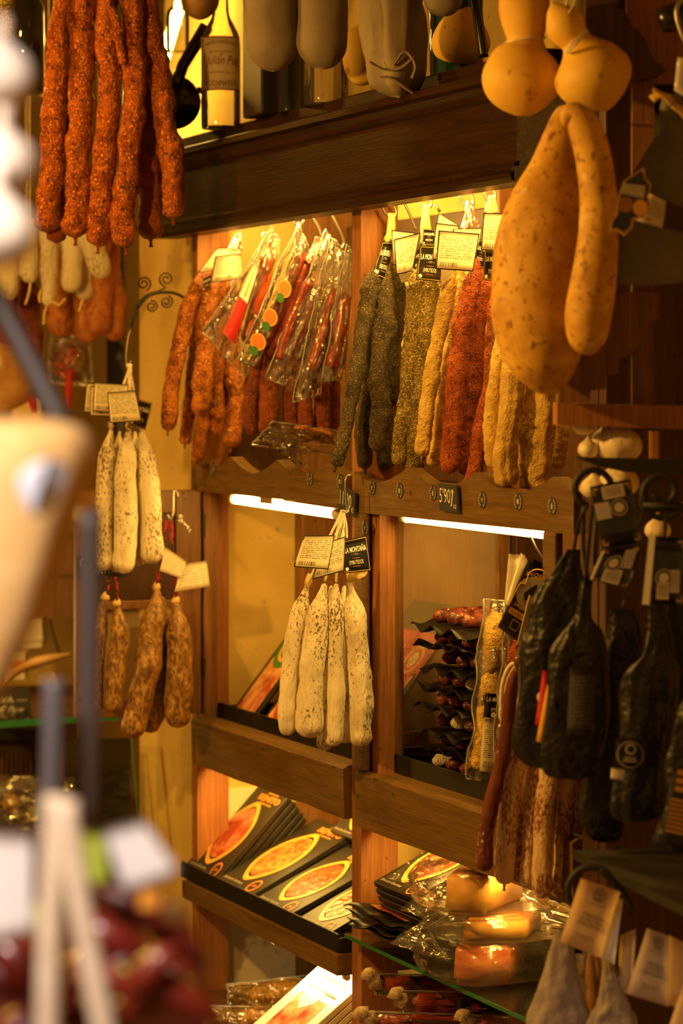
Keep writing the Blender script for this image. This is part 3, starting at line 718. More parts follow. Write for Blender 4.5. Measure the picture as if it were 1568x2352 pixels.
# ---- white fuets at the left on the iron bracket
XLW = -.60; pf = plane_fn(X=XLW)
lw = bunch([([(256, 985), (243, 1057), (238, 1169), (236, 1249), (238, 1311)], 21, .0), ([(296, 984), (289, 1073), (289, 1169), (287, 1249), (284, 1318)], 26, .02), ([(322, 982), (334, 1041), (341, 1137), (347, 1233), (350, 1296)], 27, .015, dict(rtop=.85)),
       ([(310, 990), (318, 1100), (320, 1200), (318, 1300)], 16, -.02, dict(label='rear white sausage peeking out beside the rightmost one, on iron bracket')), ([(275, 990), (268, 1100), (264, 1200), (266, 1315)], 14, -.02, dict(label='thin rear white sausage peeking between the two left ones, on iron bracket'))],
      'cured_sausage', 'mould_white', pf, 'sausage', 'white mould-covered sausages on the iron bracket', '%s of the white mould-covered sausages hanging from the iron bracket', neck=3.6, nk=.25, amp=.075, freq=30, wr=.08, seg=30)
for q, u in ((lw[0], 254), (lw[1], 296), (lw[2], 320)): obj('casing_frill', sweep([(pf(u, 988, .01), .003), (pf(u + 1, 978, .01), .007), (pf(u - 2, 968, .012), .003)], 8, .5, 160), 'casing_tip', q)
twist('twine_hank', 'twine', (296, 836), [(282, 890), (288, 900), (294, 905), (302, 900), (308, 905), (254, 980), (296, 980), (322, 978)], 'pale string hank under the wrought-iron bracket', pf, .015, .0022)
hook([(302, 755), (297, 765), (292, 790), (289, 828), (296, 838), (300, 828)], pf, 'thin steel hook hanging on the wrought-iron bracket', .01, .0014)
br = empty('wall_bracket', px(434, 695, XL0), 'wrought-iron scroll bracket on the plaster wall above white sausages', 'bracket')
def pbr(u, v): t = (u - 301) / 133; return px(u, v, lerp(XLW, XL0 + .01, max(0, min(1, t))))
obj('arm', line([pbr(*q) for q in ((301, 757), (308, 730), (319, 704), (338, 682), (367, 672), (399, 673), (424, 685), (440, 700))], .003, 8), 'iron', br)
def scroll(c, R, a0, turns, s, r=.0016):
    pts = []
    for i in range(26):
        t = i / 25; a = a0 + s * t * turns * 2 * math.pi; q = R * (1 - .78 * t); pts.append(pbr(c[0] + q * math.cos(a), c[1] + q * math.sin(a)))
    return line(pts, r, 6, 60)
for c, R, a0, s in (((330, 651), 17, 1.2, -1), ((382, 641), 17, 1.9, 1), ((348, 704), 14, -1.6, 1), ((382, 694), 15, -1.2, 1)):
    obj('scroll', scroll(c, R, a0, 1.7, s), 'iron', br)
obj('scroll_stem', line([pbr(*q) for q in ((312, 712), (318, 694), (340, 676), (365, 668), (380, 660))], .0016), 'iron', br)

# ---- brown marbled sausages hooked on the screen door
XBR = -.615; pf = plane_fn(X=XBR)
bw = bunch([([(240, 1376), (230, 1414), (224, 1478), (220, 1573), (217, 1642)], 19, -.0), ([(268, 1390), (275, 1446), (271, 1509), (263, 1573), (258, 1637)], 23, .02), ([(358, 1352), (353, 1414), (345, 1478), (336, 1541), (320, 1621), (298, 1696)], 29, .03),
       ([(372, 1370), (375, 1478), (368, 1605), (336, 1682)], 23, -.015, dict(label='shadowed brown marbled sausage behind the longest curved one')), ([(402, 1384), (408, 1430), (413, 1509), (411, 1589), (410, 1672)], 31, .03)],
      'cured_sausage', 'marbled_brown', pf, 'sausage', 'brown marbled sausages on the screen door', '%s of the brown marbled sausages hanging on the screen door', neck=2.6, nk=.3, amp=.08, freq=30)
for q, (u, v) in ((bw[0], (240, 1374)), (bw[1], (268, 1387)), (bw[4], (402, 1382)), (bw[2], (358, 1350))): obj('casing_knot', sweep([(pf(u, v + 6, .025), .005), (pf(u, v, .025), .009), (pf(u + 2, v - 9, .025), .006), (pf(u, v - 14, .025), .003)], 8, .4, 120), 'casing_tip', q)
for q, (u, v), ap in ((bw[0], (243, 1370), (246, 1325)), (bw[1], (267, 1385), (264, 1325)), (bw[2], (358, 1345), (380, 1195)), (bw[4], (402, 1380), (388, 1195))):
    for k in range(2): strand(q, 'twine_red_black', [pf(u + k * 4, v, .028), pf((u + ap[0]) / 2 + 4, (v + ap[1]) / 2, .028), pf(ap[0] + k * 6, ap[1], .028)], .0022)
hook([(408, 1140), (404, 1128), (398, 1132), (397, 1180), (390, 1192), (384, 1182)], pf, 'steel hook over the top of the screen door', .02, .002)
o = obj('string_bow', joined(line([pf(*q) for q in ((392, 1190), (398, 1184), (404, 1186), (400, 1196), (390, 1196))], .0026), line([pf(*q) for q in ((400, 1192), (412, 1204), (424, 1216))], .0028), line([pf(*q) for q in ((400, 1192), (416, 1210), (419, 1222))], .0022))[:2], 'twine_black_white')
o.location += Vector((.03, 0, 0)); tag(o, 'black and white string bow on the screen door hook', 'string')

# ---- big chorizo bunch at upper left
pf = plane_fn(d=4.72)
bunch([([(168, -90), (153, 0), (138, 77), (126, 191), (119, 306), (115, 421), (108, 535)], 26, .0, dict(rbot=1.1)), ([(200, -90), (191, 0), (188, 115), (184, 230), (182, 344), (177, 459), (173, 548)], 29, .03, dict(tail=True)),
       ([(240, -90), (245, 0), (246, 115), (252, 230), (238, 344), (231, 459), (222, 568)], 27, .03, dict(tail=True)), ([(290, -90), (302, 0), (306, 115), (311, 230), (305, 325), (290, 402), (283, 498), (287, 570)], 27, .035, dict(tail=True)),
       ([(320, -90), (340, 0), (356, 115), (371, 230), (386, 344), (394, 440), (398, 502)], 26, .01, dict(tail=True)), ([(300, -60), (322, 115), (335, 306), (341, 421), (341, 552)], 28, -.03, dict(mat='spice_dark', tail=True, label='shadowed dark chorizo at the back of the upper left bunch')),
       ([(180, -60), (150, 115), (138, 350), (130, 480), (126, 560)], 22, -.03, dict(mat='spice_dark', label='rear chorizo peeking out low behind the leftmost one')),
       ([(225, -60), (265, 50), (275, 105), (284, 150)], 10, .06, dict(label='thin short chorizo tip lying over the upper left bunch'))],
      'chorizo', 'spice_dim', pf, 'sausage', 'chorizos of the upper left bunch', '%s of the big red chorizos in the upper left bunch', neck=3, amp=.16, freq=30, seg=22, n=44, hang=2.42)

for dd, u0, u1, lab in ((4.72, 60, 700, 'iron rail holding the upper left chorizo bunch'), (5.35, -60, 330, 'iron rail holding the short white sausages'), (4.2, 560, 1380, 'iron rail holding the white cased sobrasadas')):
    rr_ = empty('hanging_rail', ad(u0, -420, dd), lab, 'rail'); a_, b_ = ad(u0, 0, dd), ad(u1, 0, dd if dd != 4.2 else 3.5); a_.z = b_.z = 2.42
    obj('rod', line([a_, b_], .007, 10), 'iron', rr_)
    for q_ in (a_, b_): obj('hanger', line([q_, Vector((q_.x, q_.y, 3.0))], .005, 8), 'iron', rr_)
# ---- small white sausages and sobrasadas behind at the left
pf = plane_fn(d=5.35)
sw = bunch([([(22, 520), (20, 600), (16, 690)], 27, 0), ([(68, 500), (64, 557), (69, 620), (64, 650)], 24, .0), ([(112, 480), (112, 567), (112, 628), (113, 704)], 24, .04, dict(rbot=.72)), ([(160, 480), (163, 554), (165, 612), (163, 672)], 25, .02),
       ([(195, 500), (212, 560), (204, 628), (191, 690)], 20, -.03), ([(190, 490), (206, 545), (222, 596), (237, 640)], 27, .03)],
      'white_sausage', 'mould_pale', pf, 'sausage', 'short white sausages behind the chorizo bunch', '%s of the short white sausages below the upper left chorizos', neck=1.5, nk=.6, amp=.08, hang=2.42)
for q, pts in ((sw[1], [(70, 650), (66, 675), (58, 700)]), (sw[2], [(110, 695), (102, 720), (101, 745)]), (sw[2], [(120, 690), (135, 700), (150, 685)]), (sw[2], [(95, 665), (90, 680), (92, 695)]), (sw[3], [(190, 688), (186, 700), (181, 716)])):
    strand(q, 'twine_yellow', [pf(u, v, .05) for u, v in pts], .0026)
bunch([([(137, 500), (137, 600), (137, 678), (137, 774)], 33, -.1), ([(198, 520), (198, 650), (198, 723), (198, 787)], 26, -.06), ([(226, 520), (228, 620), (226, 707), (226, 771)], 30, -.04), ([(246, 500), (255, 600), (260, 690), (258, 784)], 23, -.08),
       ([(60, 520), (61, 660), (66, 760), (70, 832)], 36, -.15, dict(mat='spice_dark')), ([(5, 560), (8, 720), (10, 840)], 30, -.12, dict(mat='spice_dark'))],
      'sobrasada', 'sobrasada', pf, 'sausage', 'orange sobrasadas at the back left', '%s of the orange sobrasadas behind the short white sausages', neck=1.6, nk=.5, hang=2.42)

# ---- red fuets with white bloom at the right
pf = plane_fn(d=3.70)
rw = bunch([([(1190, 1522), (1180, 1560), (1170, 1624), (1158, 1718), (1137, 1811), (1118, 1905), (1111, 2002)], 16, .02, dict(mat='bare_red', rtop=.8, rbot=1.25)), ([(1215, 1560), (1190, 1724), (1174, 1811), (1164, 1905), (1158, 2033)], 23, .0, dict(tail=True)),
       ([(1225, 1560), (1223, 1749), (1204, 1842), (1195, 1936), (1189, 2028)], 17, -.02), ([(1240, 1560), (1236, 1764), (1220, 1873), (1212, 1967), (1208, 2037)], 16, .0), ([(1255, 1560), (1261, 1768), (1252, 1842), (1246, 1936), (1245, 2065)], 23, .02),
       ([(1290, 1560), (1298, 1774), (1295, 1873), (1289, 1967), (1279, 2062)], 21, -.01), ([(1320, 1700), (1328, 1860), (1330, 1920), (1326, 1995)], 19, -.04)],
      'cured_sausage', 'mould_red', pf, 'sausage', 'red sausages with white bloom', '%s of the long reddish sausages with white bloom below the black bags', neck=2.6, nk=.3, amp=.08, freq=30)
strand(rw[0], 'twine', [pf(*q) for q in ((1222, 1470), (1200, 1505), (1188, 1520), (1170, 1530), (1156, 1560), (1150, 1600), (1152, 1640), (1160, 1600), (1166, 1560), (1186, 1524))], .0028)
strand(rw[0], 'twine', [pf(*q) for q in ((1150, 1600), (1148, 1640), (1152, 1660), (1146, 1670))], .0022)
obj('casing_knot', sweep([(pf(1192, 1530, .02), .006), (pf(1190, 1518, .022), .008), (pf(1193, 1508, .02), .004)], 8, .3, 90), 'bare_red', rw[0])
# ------------------------------------------------------------------ tags and signs
printed('tag_cream', (.80, .70, .48), (.05, .04, .03), 17)
printed('tag_plain', (.82, .74, .56), (.20, .12, .07), 9, border=False, barcode=False, amount=.55)
printed('tag_tan', (.62, .46, .22), (.06, .05, .04), 22, border=False)
printed('print_rows', (.70, .62, .40), (.05, .05, .04), 26, border=False, amount=.9)
CREAM_N = [0]
def cream(cs, pf, label, off=0, bow=0, mat='tag_cream', group='cream ingredient tags'):
    c = Card([pf(u, v, off) for u, v in cs], bow, 10, 6)
    return tag(obj('price_tag' if mat == 'tag_plain' else 'product_tag', c.mesh(), mat), label, 'tag', group)
def black_tag(cs, pf, label, off=0, bow=0, full=True):
    c = Card([pf(u, v, off) for u, v in cs], bow, 10, 6)
    o = tag(obj('product_tag', c.mesh(), 'card_black'), label, 'tag', 'black brand tags')
    if c.w > .0:
        fr = [c.patch(.03, .03, .045, .97), c.patch(.955, .03, .97, .97), c.patch(.03, .03, .97, .045), c.patch(.03, .955, .97, .97)]
        obj('gold_border', joined(*fr)[:2], 'gold_ink', o, smooth=False)
        text_on(c, 'LA MONTAÑA', .08, .60, .92, .80, 'white_ink', o, bold=.02)
        text_on(c, '~ 1941 ~', .32, .50, .68, .57, 'grey_ink', o)
        text_on(c, 'EMBUTIDOS', .24, .24, .76, .36, 'white_ink', o)
        obj('rule', joined(c.patch(.36, .415, .64, .425), c.patch(.36, .175, .64, .185))[:2], 'orange_ink', o, smooth=False)
        obj('seal', c.disc(.14, .12, c.h * .055), 'white_ink', o, smooth=False)
    return o
pf = bay(905)
black_tag([(879, 555), (903, 556), (890, 645), (856, 631)], pf, 'glossy black brand tag tilted over the pepper sausages beside centre post', .03, .003)
cream([(899, 528), (952, 534), (950, 606), (902, 610)], pf, 'cream tag half hidden behind the herb sausage tag, left group', .045)
cream([(904, 550), (964, 534), (945, 624), (911, 631)], pf, 'bright cream tag tilted left between pepper and herb sausages', .055, .002)
cream([(914, 628), (946, 626), (946, 644), (921, 651)], pf, 'lowest cream tag peeking under the left tag group', .03)
black_tag([(957, 572), (978, 560), (962, 630), (944, 626)], pf, 'narrow black tag edge behind the herb sausage brand tag', .05)
pf = bay(985)
black_tag([(965, 564), (1016, 566), (1014, 648), (955, 642)], pf, 'black brand tag hanging upright over the herb sausages', .05)
black_tag([(972, 525), (999, 528), (1000, 562), (968, 562)], pf, 'small black tag above the herb sausage brand tag', .035)
pf = bay(1070)
cream([(1007, 489), (1053, 518), (1050, 545), (1001, 520)], pf, 'topmost cream tag edge above the big pepper tag', .03)
cream([(1001, 512), (1053, 518), (1045, 600), (992, 597)], pf, 'cream tag behind the left side of the big square tag', .04)
cream([(1011, 600), (1042, 604), (1036, 640), (1014, 668)], pf, 'cream tag hanging low under the big square tag', .035)
big = cream([(1007, 529), (1101, 537), (1086, 624), (1000, 618)], pf, 'biggest square cream tag in front of the yellow sausages', .075)
cream([(1040, 526), (1106, 524), (1100, 560), (1040, 560)], pf, 'cream tag edge behind the top of the big square tag', .05)
black_tag([(1101, 549), (1122, 556), (1110, 617), (1083, 608)], pf, 'black tag wedged right of the big square cream tag', .06)
pf = bay(1128)
cream([(1110, 489), (1186, 490), (1183, 579), (1104, 575)], pf, 'square cream tag partly hidden by the big gourd', .09)
black_tag([(1113, 572), (1160, 574), (1152, 646), (1109, 643)], pf, 'black brand tag under the square cream tag by the gourd', .06)
for (a, b, c_, nm) in (((885, 470), (893, 486), (897, 498), 'first'), ((903, 462), (908, 478), (904, 494), 'second')):
    pass
for pts, u, lab in (([(877, 476), (886, 492), (893, 498)], 898, 'bent steel hook left of the pepper sausages'), ([(899, 464), (909, 484), (906, 498), (898, 500)], 900, 'bent steel hook over the pepper sausage twine'),
                    ([(930, 470), (944, 500), (955, 528)], 905, 'long slanting steel rod between pepper and herb sausages'), ([(960, 452), (966, 470), (968, 478)], 975, 'left steel hook over the herb sausage twine'),
                    ([(987, 450), (991, 468), (987, 476), (980, 478)], 978, 'right steel hook over the herb sausage twine'), ([(1000, 470), (1010, 486)], 978, 'short steel rod right of the herb sausage hooks'),
                    ([(1055, 450), (1064, 466), (1066, 474)], 1062, 'left steel hook over the pink twine'), ([(1076, 434), (1086, 456), (1086, 470), (1078, 474)], 1070, 'right steel hook over the pink twine'),
                    ([(1106, 436), (1118, 458), (1122, 464)], 1128, 'left steel hook over the orange twine'), ([(1129, 426), (1137, 446), (1135, 458), (1126, 462)], 1128, 'right steel hook over the orange twine'),
                    ([(1184, 420), (1196, 440), (1204, 458)], 1180, 'steel rod just left of the big gourd neck'), ([(1216, 414), (1220, 430), (1218, 440)], 1195, 'steel hook tip at the right end of the beam'),
                    ([(544, 520), (552, 532), (555, 546)], 545, 'steel hook over the orange chorizos'), ([(597, 518), (604, 530), (606, 540)], 610, 'left steel hook of the wrapped packs'),
                    ([(618, 510), (626, 524), (628, 536)], 625, 'second steel hook of the wrapped packs'), ([(600, 545), (606, 536), (620, 536), (625, 548), (622, 558)], 620, 'bent steel hook holding the first wrapped pack'),
                    ([(672, 504), (676, 512), (688, 515), (697, 508), (696, 500)], 685, 'round steel ring hook above the sticker pack'), ([(718, 498), (732, 522), (738, 540)], 725, 'long steel hook left of the centre post'),
                    ([(760, 488), (776, 520), (788, 548), (790, 560), (784, 570)], 765, 'longest bent steel hook beside the centre post')):
    hook(pts, bay(u), lab, .0)

# curved cream tags on the orange chorizos
pf = plane_fn(X=XA)
cream([(500, 569), (540, 572), (534, 612), (453, 627)], pf, 'curled cream tag behind, left on the orange chorizos', .05, .012)
cream([(494, 588), (552, 582), (558, 640), (482, 650)], pf, 'curled cream tag in front on the orange chorizos', .075, .022)
black_tag([(466, 640), (486, 630), (480, 662), (466, 668)], pf, 'small dark tag corner under the curled cream tags', .055)
# centre white bunch tags
pf = plane_fn(X=XCW)
cream([(698, 1230), (768, 1229), (754, 1308), (674, 1302)], pf, 'front cream tag with a light reflection on the centre white bunch', .075, .004)
cream([(736, 1250), (793, 1232), (791, 1311), (717, 1331)], pf, 'cream tag behind the front one on the centre white bunch', .06)
black_tag([(786, 1243), (841, 1230), (852, 1311), (788, 1317)], pf, 'black brand tag on the centre white bunch', .055)
# left white bunch tags
pf = plane_fn(X=XLW)
cream([(200, 879), (236, 880), (236, 950), (193, 947)], pf, 'leftmost cream tag on the bracket bunch', .03)
cream([(208, 886), (262, 890), (258, 957), (207, 955)], pf, 'second cream tag on the bracket bunch, mostly covered', .04)
cream([(216, 878), (295, 883), (290, 950), (213, 944)], pf, 'third cream tag on the bracket bunch', .05)
cream([(246, 901), (311, 897), (325, 967), (252, 972)], pf, 'frontmost cream tag on the bracket bunch', .065, .003)
black_tag([(300, 912), (350, 926), (334, 988), (296, 975)], pf, 'black brand tag at the right of the bracket bunch', .035)
pf = plane_fn(X=XBR)
cream([(379, 1257), (428, 1290), (412, 1328), (367, 1311)], pf, 'folded white price tag on the brown sausages', .05, .004, 'tag_plain', None)
cream([(418, 1296), (474, 1288), (482, 1347), (400, 1360)], pf, 'larger flat white price tag right of the folded one', .04, 0, 'tag_plain', None)

def chalk_sign(cs, pf, texts, label, off=0, th=.004, frame=None):
    c = Card([pf(u, v, off) for u, v in cs], 0, 2, 2, th)
    o = tag(obj('price_sign', c.mesh(), 'chalkboard', smooth=False), label, 'sign', 'chalk price signs')
    for s, a, sh in texts: text_on(c, s, *a, 'chalk', o, off=th / 2 + .0008, shear=sh)
    return o
pfy = plane_fn(Y=-.018)
chalk_sign([(781, 1111), (818, 1133), (816, 1186), (780, 1171)], pfy, [("11'90", (.08, .25, .80, .85), .1), ('€', (.82, .12, .95, .35), 0)], "chalk price sign reading 11'90 on the centre post")
chalk_sign([(1009, 1110), (1050, 1115), (1054, 1178), (1011, 1172)], pfy, [("5'90", (.06, .30, .66, .86), .1), ('€', (.70, .66, .84, .84), 0), ('/', (.66, .2, .86, .8), 0), ('u', (.82, .14, .94, .3), 0)], "chalk price sign reading 5'90 on the right scalloped board")

# round stickers on the scalloped boards: parts of the boards
def sticker(u, v, k, bd):
    p = at(u, v, -.0125); R = .0125
    c = Card([p + Vector((-R, 0, R)), p + Vector((R, 0, R)), p + Vector((R, 0, -R)), p + Vector((-R, 0, -R))], 0, 2, 2, .0002)
    s = obj('sticker', c.disc(.5, .5, R, .0006, 24), 'chalkboard', bd, smooth=False)
    seg = []
    for i in range(16):
        if i in (3, 4, 11, 12): continue
        a0, a1 = 2 * math.pi * i / 16, 2 * math.pi * (i + .6) / 16; q = lambda a, r: c.P(.5 + r * math.cos(a), .5 + r * math.sin(a), .0012)
        seg.append(([q(a0, .34), q(a1, .34), q(a1, .46), q(a0, .46)], [[0, 1, 2, 3]]))
    sh = [[(0, .2), (.12, 0), (.08, -.18), (-.08, -.18), (-.12, 0)], [(-.2, .12), (.0, .05), (.2, .14), (.05, -.05), (.0, -.2), (-.06, -.04)], [(-.14, .14), (.14, .14), (.14, -.14), (-.14, -.14)]][k % 3]
    seg.append(([c.P(.5 + a, .5 + b, .0012) for a, b in sh], [list(range(len(sh)))]))
    o = obj('sticker_print', joined(*seg)[:2], 'grey_ink', None, smooth=False); o.parent = s; o.location -= WORLD_LOC[s.name]
for k, (u, v) in enumerate(((490, 1077), (712, 1100), (781, 1106))): sticker(u, v, k, sb1)
for k, (u, v) in enumerate(((855, 1120), (918, 1127), (995, 1132), (1108, 1148), (1190, 1152), (1268, 1162))): sticker(u, v, k + 1, sb2)
sticker(839, 1212, 1, shelf)

# ------------------------------------------------------------------ plastic pouches
film('pouch_film', (1, 1, .98), .05, rough=.10, bscale=42, bstr=1.0, edge=1.2, fbase=.06)
film('pouch_seal', (1, .98, .94), .30, (1, .95, .85), .15, 200, .5, 1.2, .08)
film('pouch_film_fine', (.98, .96, .92), .10, rough=.12, bscale=70, bstr=.9, edge=1.2, fbase=.06)
film('clear_glass', (.93, .97, .92), .02, rough=.02, bscale=6, bstr=.02, edge=1.0, fbase=.02)
plain('glass_edge', (.03, .16, .06), .15, spec=.6)
def pouch(cs, pf, th, off=0, nx=20, ny=30, crinkle=.009, seed=0, name='film', mat='pouch_film', parent=None, seal=.07, verts=None):
    C_ = verts or [pf(u, v, off) for u, v in cs]; c = Card(C_); V, Fc = [], []
    for s in (1, -1):
        for j in range(ny + 1):
            for i in range(nx + 1):
                a, b = i / nx, j / ny
                e = min(a, 1 - a, b, 1 - b); k = 0 if e < seal else min(1, (e - seal) / .22) ** .6
                w_ = crinkle * mnoise.noise(Vector((a * 6 + seed, b * 9, s * .6))) + crinkle * .5 * mnoise.noise(Vector((a * 15 + seed, b * 22, s)))
                edge = crinkle * 1.4 * mnoise.noise(Vector((a * 5, b * 5, seed + 4)))
                V.append(c.P(a + edge * .4, b + edge * .3, s * th * k + w_ + edge))
    W = nx + 1; B = W * (ny + 1); I = lambda i, j, k: k * B + j * W + i
    for k in (0, 1):
        for j in range(ny):
            for i in range(nx):
                f = [I(i, j, k), I(i + 1, j, k), I(i + 1, j + 1, k), I(i, j + 1, k)]; Fc.append(f if k == 0 else f[::-1])
    o = obj(name, (V, Fc), mat, parent)
    if parent is not None and name == 'film' and nx >= 14:
        rim = [V[I(i, 0, 0)] for i in range(nx + 1)] + [V[I(nx, j, 0)] for j in range(1, ny + 1)] + [V[I(i, ny, 0)] for i in range(nx - 1, -1, -1)] + [V[I(0, j, 0)] for j in range(ny - 1, -1, -1)]
        obj('seal_rim', sweep([(q, .0016) for q in rim], 5), 'pouch_seal', parent)
    return o
def wrapped(cs, pf, th, off, label, contents, seed, mat='pouch_film', group='clear vacuum packs in the left bay', name='sausage_pack'):
    p = pf(sum(c[0] for c in cs) / 4, max(c[1] for c in cs), off)
    root = empty(name, p, label, 'pack', group)
    pouch(cs, pf, th, off, seed=seed, mat=mat, parent=root)
    for m, pts, r in contents: sausage('sausage', m, pts, r, pf, off, parent=root, neck=1.2, nk=.5, amp=.1, freq=40)
    return root
pf = plane_fn(X=hangX(640))
w1 = wrapped([(622, 527), (644, 555), (566, 868), (465, 762)], pf, .016, .03, 'clear pack with one orange sausage and red label strip', [('casing_smooth', [(618, 575), (610, 620), (597, 673), (583, 730), (566, 790)], 17)], 1)
c = Card([pf(583, 603, .05), pf(594, 612, .052), pf(538, 792, .05), pf(512, 764, .05)], .003, 4, 10)
ls = obj('label_strip', c.mesh(), 'paper_white', w1)
obj('red_field', c.patch(0, 0, 1, .52, .0008, 6), 'red_ink', w1); obj('yellow_stripe', c.patch(.35, .56, .62, .98, .0008, 6), 'gold_ink', w1)
pf = plane_fn(X=hangX(690))
w2 = wrapped([(685, 511), (712, 580), (586, 842), (545, 826)], pf, .016, .05, 'long clear pack with orange and green stickers', [('casing_wine', [(697, 580), (668, 640), (636, 720), (600, 800)], 15), ('casing_wine', [(704, 600), (676, 680), (645, 760), (612, 822)], 11)], 2)
c = Card([pf(690, 560, .0725), pf(708, 580, .0725), pf(586, 832, .0725), pf(560, 815, .0725)], .0, 4, 12)
for t in (.12, .34, .60):
    obj('orange_sticker', c.disc(.5, t + .03, .012, .001, 20), 'orange_ink', w2, smooth=False); obj('sticker_rim', c.disc(.5, t + .03, .0145, .0012, 20, .82), 'gold_ink', w2, smooth=False)
    obj('green_sticker', c.disc(.52, t - .05, .008, .0014, 16), 'green_ink', w2, smooth=False)
pf = plane_fn(X=hangX(735))
wrapped([(749, 527), (795, 600), (690, 905), (610, 866)], pf, .018, .03, 'clear pack with two dark wine-red sausages', [('casing_wine', [(712, 640), (690, 700), (664, 760), (641, 830)], 14), ('casing_wine', [(740, 660), (720, 710), (700, 770), (678, 830)], 15)], 3, 'pouch_film_fine')
pf = plane_fn(X=hangX(765))
wrapped([(758, 540), (800, 590), (735, 905), (672, 925)], pf, .02, .03, 'wide clear pack with a red sausage hanging lowest', [('casing_smooth', [(771, 660), (760, 710), (740, 780), (720, 850)], 19)], 4)
pf = plane_fn(X=hangX(790))
wrapped([(796, 560), (812, 585), (790, 870), (736, 878)], pf, .018, .025, 'rightmost clear pack with red sausage beside the centre post', [('casing_smooth', [(794, 672), (788, 720), (774, 790), (762, 848)], 18)], 5, 'pouch_film_fine')
pf = plane_fn(X=hangX(700))
wrapped([(628, 968), (776, 990), (764, 1046), (578, 1022)], pf, .022, .06, 'clear pack lying on the scalloped board below the dark chorizos', [('spice_orange', [(668, 990), (700, 994), (735, 1000), (764, 1006)], 16)], 6)
pfx = plane_fn(X=hangX(690))
o = pouch([(628, 1000), (690, 1018), (716, 1078), (650, 1050)], pfx, .006, .09, 8, 8, .014, 7, 'plastic_flap', 'pouch_film', None)
tag(o, 'crumpled clear plastic flap drooping over the scalloped board', 'plastic')

# ------------------------------------------------------------------ mid-level trays
def tray(x0, x1, y0, y1, z0, lip, label, th=.004):
    root = empty('display_tray', ((x0 + x1) / 2, (y0 + y1) / 2, z0), label, 'tray')
    box('tray_floor', (x0, y0, z0), (x1, y1, z0 + th), 'tray_black', root, 0)
    box('front_lip', (x0, y0 - th, z0), (x1, y0, z0 + lip), 'tray_black', root, .001)
    box('side_lip', (x0 - th, y0 - th, z0), (x0, y1, z0 + lip * .8), 'tray_black', root, .001)
    box('side_lip', (x1, y0 - th, z0), (x1 + th, y1, z0 + lip * .8), 'tray_black', root, .001)
    return root
zt0 = zs1 - .0075
tray(XL1 + .035, XC0 - .012, .032, .30, zt0 + .004, .032, 'black display tray on the left middle shelf')
tray(XS + .02, XR0 - .01, .032, .30, zt0 + .004, .034, 'black display tray on the right middle shelf')
noisy('meat_red', (.30, .022, .010), (.62, .22, .08), 38, 5, rough=.25, coat=.6, lo=.42, hi=.66, bump=.4, bscale=60)
noisy('meat_ham', (.42, .06, .02), (.80, .42, .18), 30, 4, (1, 1, 1), rough=.3, coat=.5, lo=.38, hi=.62, bump=.4, bscale=60)
noisy('meat_dark', (.12, .018, .010), (.40, .10, .035), 36, 5, rough=.2, coat=.8, lo=.40, hi=.68, specks=[((.75, .5, .2), 70, .64, .72)], bump=.8, bscale=70, bdist=.004)
noisy('meat_chorizo', (.45, .07, .012), (.80, .26, .05), 60, 4, rough=.25, coat=.7, lo=.4, hi=.62, specks=[((.9, .6, .3), 90, .66, .72)], bump=.7, bscale=110, bdist=.003)
plain('box_black', (.016, .013, .007), .42, spec=.3)
plain('box_edge', (.02, .017, .012), .5)

def leaning(BL, BR, TLd, th):
    """flat pack: bottom-left, bottom-right corner and the upward direction vector of its face"""
    ex = BR - BL; ey = TLd - ex * (TLd.dot(ex) / ex.length_squared); n = ex.cross(ey).normalized()
    if n.dot(CAM - BL) < 0: n = -n
    return ex, ey, n
def ham_pack(BL, BR, TLd, label, oval, group, red=False):
    ex, ey, n = leaning(BL, BR, TLd, .006)
    root = empty('ham_pack', BL, label, 'pack', group)
    obj('sleeve', hexa(BL, ex, ey, -n * .006, .0008), 'box_black', root, smooth=False)
    c = Card([BL + ey, BL + ex + ey, BL + ex, BL]); c.n = n
    obj('meat_window', c.patch(.12, .04, .88, .52, .0008), 'meat_ham', root)
    if red: obj('red_field', c.patch(.0, .54, 1, .80, .0008), 'red_ink', root)
    obj('oval_label', c.disc(.5, .62, c.w * .42, .0012, 26), oval, root, smooth=False)
    obj('oval_print', c.disc(.5, .62, c.w * .30, .0016, 26, .78), 'gold_ink', root, smooth=False); obj('emblem', c.disc(.5, .62, c.w * .16, .0016, 12), 'tag_tan', root, smooth=False)
    return root
xs = [xu(520, .045), xu(590, .045), xu(655, .045), xu(715, .045), xu(770, .045)]
for i, x in enumerate(xs):
    wd = .118 if i < 4 else .10
    if x + wd > XC0 - .015: wd = XC0 - .02 - x
    BL = Vector((x, .05, zt0 + .012)); up = Vector((0, .165, .205)) if i < 3 else Vector((0, .19, .24))
    ham_pack(BL, BL + Vector((wd, 0, 0)), up, ['sliced ham pack with green oval label leaning at the left wall', 'second leaning ham pack from the left, red window low', 'third leaning ham pack, behind the white sausages', 'fourth leaning ham pack with red field seen through the mesh', 'fifth leaning ham pack with red field next to the centre post'][i],
             ['green_ink', 'red_ink', 'green_ink', 'red_ink', 'red_ink'][i], 'ham packs leaning on the left middle shelf', i > 2)

